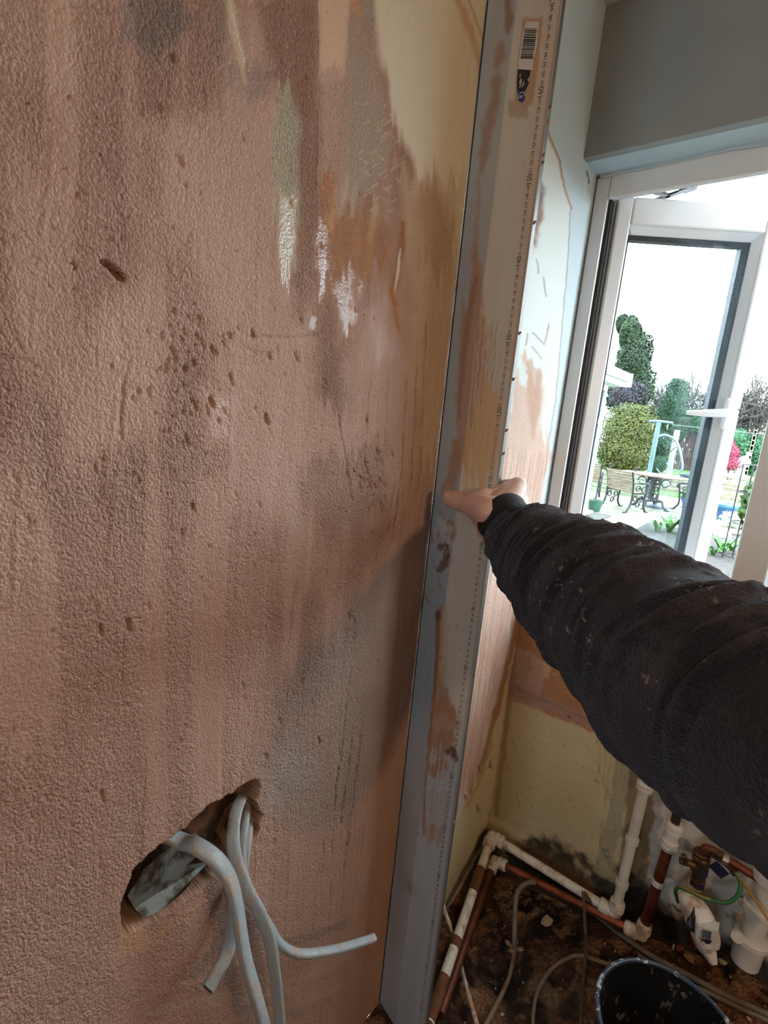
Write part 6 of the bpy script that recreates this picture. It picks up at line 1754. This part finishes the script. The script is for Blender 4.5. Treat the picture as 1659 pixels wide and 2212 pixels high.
# hanging egg-chair frame
hb_ = 15.6; hcf = empty('hanging_chair_frame', tuple(AT(1468, 1040, hb_))); tag(hcf, 'bare metal frame of a hanging egg chair on the lawn', 'chair frame')
m_frame = pm('blue_grey_tube', srgb(110, 126, 140), srgb(92, 108, 124), 6, .4, metal=.4)
def arc(pts, r, nm='hoop'):
    adopt(MB().tube(catmull([AT(u, v, hb_ + d) for u, v, d in pts], 10), r, 8).build(nm, m_frame, auto=60), hcf)
arc([(1420, 945, 0), (1432, 940, 0), (1450, 944, 0), (1462, 955, 0), (1470, 978, 0), (1474, 1005, 0), (1472, 1016, 0), (1466, 1020, 0)], .03)
arc([(1408, 956, .3), (1420, 945, 0), (1432, 940, 0)], .03)
arc([(1459, 951, 0), (1448, 957, .4), (1438, 965, .7)], .016, 'rib'); arc([(1466, 964, 0), (1456, 968, .4), (1449, 976, .7)], .016, 'rib'); arc([(1471, 976, 0), (1461, 982, .4), (1457, 994, .7), (1460, 1002, .5)], .016, 'rib')
arc([(1433, 946, 0), (1424, 952, .4), (1418, 958, .7)], .016, 'rib'); arc([(1440, 1000, .4), (1447, 1010, .2), (1460, 1018, 0)], .018, 'rib'); arc([(1418, 1012, .4), (1428, 1024, .2), (1442, 1028, 0)], .018, 'rib')

# stones, pots and flowers
def lump(name, label, cat, c, r3, mat, seed, group=None):
    r_ = np.random.default_rng(seed); bm = bmesh.new(); bmesh.ops.create_icosphere(bm, subdivisions=3, radius=1)
    dirs = r_.normal(size=(9, 3)); dirs /= np.linalg.norm(dirs, axis=1)[:, None]
    for v in bm.verts:
        d = np.array(v.co); k = 1 - .25 * max(0, float(np.max(dirs @ d)) - .75) / .25
        v.co = Vector((c[0] + d[0] * k * r3[0], c[1] + d[1] * k * r3[1], c[2] + d[2] * k * r3[2]))
    me = bpy.data.meshes.new(name); bm.to_mesh(me); bm.free(); me.materials.append(mat)
    o = bpy.data.objects.new(name, me); COL.objects.link(o); return tag(o, label, cat, group)
m_rock = pm('pale_rock', srgb(176, 162, 148), srgb(140, 124, 112), 4, .9, .3, 12)
p = G(1432, 1022); s = gd(p) / FOC
lump('garden_rock', 'large pale rock beside the hanging chair frame', 'rock', p + np.array((0, 0, .3)), (s * 17, .4, .42), m_rock, 1)
def pot(u, v, r, h, mat, label, fl=None, flm=None, cat='pot', name='flower_pot', group=None):
    p = G(u, v); root = empty(name, tuple(p)); tag(root, label, cat, group)
    adopt(MB().lathe([(r * .62, 0), (r * .95, h * .8), (r * 1.05, h * .86), (r * 1.05, h), (r * .92, h), (r * .86, h * .8), (.001, h * .78)], p, (0, 0, 1), 28, cap=False).build('pot_body', mat, auto=40), root)
    if fl is not None:
        q = leaves(p + np.array((0, 0, h + fl * .5)), (r * 1.1, r * 1.1, fl), 500, fl * .35, int(u)); tag(adopt(q.build('flowers', flm), root), kind='stuff')
m_bluepot = pm('blue_glaze', srgb(44, 84, 140), srgb(66, 116, 150), 6, .2)
m_cobalt = pm('cobalt_pot', srgb(36, 66, 150), None, rough=.3)
m_slate = pm('slate_bowl', srgb(70, 82, 98), srgb(56, 66, 80), 8, .5)
m_yflow = leafm('yellow_flowers', (190, 180, 70), (150, 150, 56), 6)
m_wflow = leafm('white_flowers', (214, 214, 206), (180, 190, 170), 6)
pot(1492, 1006, .62, .48, m_slate, 'dark bowl planted with yellow flowers by the shed', .28, m_yflow)
pot(1476, 1004, .22, .2, m_cobalt, 'small cobalt pot with yellow flowers by the shed', .14, m_yflow)
pot(1490, 1060, .34, .5, m_slate, 'dark round bowl on the timber steps beside the table')
pot(1484, 1122, .15, .42, m_cobalt, 'cobalt blue pot in front of the right-hand garden chair', .16, m_shrub)
pot(1566, 1124, .24, .34, m_bluepot, 'blue glazed pot behind the white dome', .05, m_wflow)
pot(1564, 1040, .26, .62, pm('white_pot', srgb(206, 214, 216), None, rough=.4), 'tall white pot under the red maple')
p = G(1560, 1160); s = gd(p) / FOC
dome = MB().lathe([(s * 15.5, 0), (s * 16, .04), (s * 14.5, s * 10), (s * 10, s * 16), (s * 4, s * 19), (.001, s * 19.5)], p, (0, 0, 1), 32, cap=False).build('white_dome', pm('white_shell', srgb(206, 214, 218), srgb(190, 200, 206), 6, .5), auto=50)
tag(dome, 'smooth white dome-shaped cover in the flower bed', 'cover')
lump('white_stone', 'white flat edging stone behind the blue glazed pot', 'stone', G(1558, 1110) + np.array((0, 0, .05)), (.4, .2, .09), pm('limewash', srgb(210, 210, 204), None, rough=.8), 3)
q = leaves(G(1585, 1140) + np.array((0, 0, .15)), (.25, .2, .15), 260, .07, 77)
tag(q.build('white_flower_clump', m_wflow), 'clump of white flowers below the leafy shrub', 'flowers')
# statue
p = G(1594, 1042); s = gd(p) / FOC; m_stat = pm('white_statue', srgb(214, 218, 218), srgb(196, 202, 204), 4, .6)
H = s * 68
cap_ = [((0, 0, .02), (0, 0, .42), .17, .11), ((0, 0, .40), (.03, 0, .72), .11, .12), ((.03, 0, .72), (.08, 0, .84), .09, .05), ((.10, 0, .92), (.13, 0, .93), .07, .06), ((-.05, 0, .76), (-.14, -.05, .60), .05, .04), ((-.14, -.05, .60), (.0, -.12, .55), .04, .035), ((.11, 0, .76), (.20, -.05, .62), .05, .04), ((.20, -.05, .62), (.12, -.12, .56), .04, .035), ((-.08, 0, .74), (-.22, .04, .5), .04, .02)]
cap_ = [(p + np.array(a) * H, p + np.array(b) * H, ra * H, rb2 * H) for a, b, ra, rb2 in cap_]
stt = empty('statue', tuple(p)); tag(stt, 'white garden statue of a bowed figure holding a hoop', 'statue')
adopt(capsule_blob('figure', cap_, H * .03, m_stat, None, 3), stt)
adopt(MB().tube([p + np.array((.08 * H + .13 * H * math.cos(a), -.14 * H, .64 * H + .13 * H * math.sin(a))) for a in np.linspace(0, 2 * math.pi, 25)], .02 * H, 8, cap=False).build('hoop', m_stat, auto=60), stt)
adopt(MB().box(tuple(p + np.array((-.2 * H, -.2 * H, -.02))), tuple(p + np.array((.2 * H, .2 * H, .04 * H))), c=.02).build('plinth', m_rock), stt)
# lattice trellis
yb = 29.0; tr_ = empty('trellis', tuple(AT(1622, 1000, yb))); tag(tr_, 'weathered lattice trellis standing behind the statue', 'trellis')
ta, tb2 = AT(1612, 1008, yb), AT(1636, 925, yb); ta[2] = GZ
m_tre = pm('trellis_wood', srgb(132, 126, 104), srgb(112, 108, 90), 4, .8)
for i in range(4):
    x = ta[0] + (tb2[0] - ta[0]) * i / 3; adopt(MB().box((x - .03, yb, GZ), (x + .03, yb + .03, tb2[2])).build('upright', m_tre), tr_)
for i in range(9):
    z = GZ + .3 + (tb2[2] - GZ - .4) * i / 8; adopt(MB().box((ta[0], yb - .03, z - .03), (tb2[0], yb, z + .03)).build('crossbar', m_tre), tr_)
# low stone wall
sw = empty('stone_wall', tuple(G(1575, 1052))); tag(sw, 'low wall of rounded stones at the edge of the lawn', 'wall')
p = G(1575, 1052)
for r in range(2):
    for i in range(9):
        c = p + np.array((-1.2 + .34 * i + .17 * r, 0, .14 + .24 * r)); bm = bmesh.new(); bmesh.ops.create_icosphere(bm, subdivisions=2, radius=1)
        for v in bm.verts: v.co = Vector((c[0] + v.co.x * .17, c[1] + v.co.y * .16, c[2] + v.co.z * .13))
        me = bpy.data.meshes.new('stone'); bm.to_mesh(me); bm.free(); me.materials.append(m_rock); o = bpy.data.objects.new('stone', me); COL.objects.link(o); adopt(o, sw)
# wire obelisk with a leafy shrub
po = G(1590, 1210); s = gd(po) / FOC
ob_ = empty('plant_support', tuple(po)); tag(ob_, 'black wire plant support round the leafy shrub', 'plant support')
m_wire = pm('black_wire', srgb(24, 26, 30), None, rough=.5)
hgt = s * 205; rad = s * 26
for a in (0.3, 1.9, 3.4, 5.0):
    adopt(MB().tube([po + np.array((math.cos(a) * rad, math.sin(a) * rad, -.02)), po + np.array((math.cos(a) * rad, math.sin(a) * rad, hgt))], s * 1.3, 6).build('upright', m_wire), ob_)
for f in (.04, .40, .72, 1.0):
    adopt(MB().tube([po + np.array((math.cos(a) * rad, math.sin(a) * rad, hgt * f)) for a in np.linspace(0, 2 * math.pi, 33)], s * 1.0, 6, cap=False).build('ring', m_wire), ob_)
for a in (0.3, 3.4):
    adopt(MB().tube([po + np.array((math.cos(a) * rad, math.sin(a) * rad, hgt * .05)), po + np.array((math.cos(a + 1.6) * rad, math.sin(a + 1.6) * rad, hgt * .4))], s * .8, 6).build('brace', m_wire), ob_)
shr = empty('leafy_shrub', tuple(po)); tag(shr, 'glossy-leaved green shrub growing inside the black wire support', 'shrub')
q = leaves(po + np.array((.05, .2, hgt * .62)), (s * 24, s * 24, hgt * .28), 420, s * 16, 91, fill=.8); adopt(q.build('foliage', m_shrub), shr)
q = leaves(po + np.array((.1, .25, hgt * .30)), (s * 16, s * 16, hgt * .22), 160, s * 14, 92, fill=.8); adopt(q.build('lower_foliage', m_shrub), shr)
adopt(MB().tube([po + np.array((.05, .2, -.02)), po + np.array((.05, .2, hgt * .8))], s * 3, 8).build('stem', m_bark), shr)
# ferns in the bed
for i, (u, v, sz) in enumerate(((1445, 1150, .34), (1475, 1155, .30), (1420, 1150, .24), (1558, 1195, .26), (1540, 1200, .2), (1580, 1190, .2))):
    p = G(u, v); r_ = np.random.default_rng(60 + i); mb = MB()
    for k in range(16):
        a = r_.random() * 6.28; d = np.array((math.cos(a), math.sin(a), 0)); L = sz * (.6 + .5 * r_.random()); nrm = np.array((-d[1], d[0], 0))
        pts = [p + d * L * f + np.array((0, 0, L * .9 * math.sin(f * 2.2))) for f in np.linspace(0, 1, 6)]
        for j in range(5):
            w0 = .09 * L * 2 * (1 - j / 6); w1 = .09 * L * 2 * (1 - (j + 1) / 6)
            mb.add([pts[j] - nrm * w0, pts[j] + nrm * w0, pts[j + 1] + nrm * w1, pts[j + 1] - nrm * w1], [(0, 1, 2, 3)])
    tag(mb.build('fern', m_fern), ('fern at the front of the bed below the table', 'fern at the bed edge beside the casement edge', 'small fern beside the path slabs', 'yellow-green fern left of the wire support', 'small fern beside the casement stile', 'fern at the foot of the wire support')[i], 'fern', 'ferns in the flower bed')
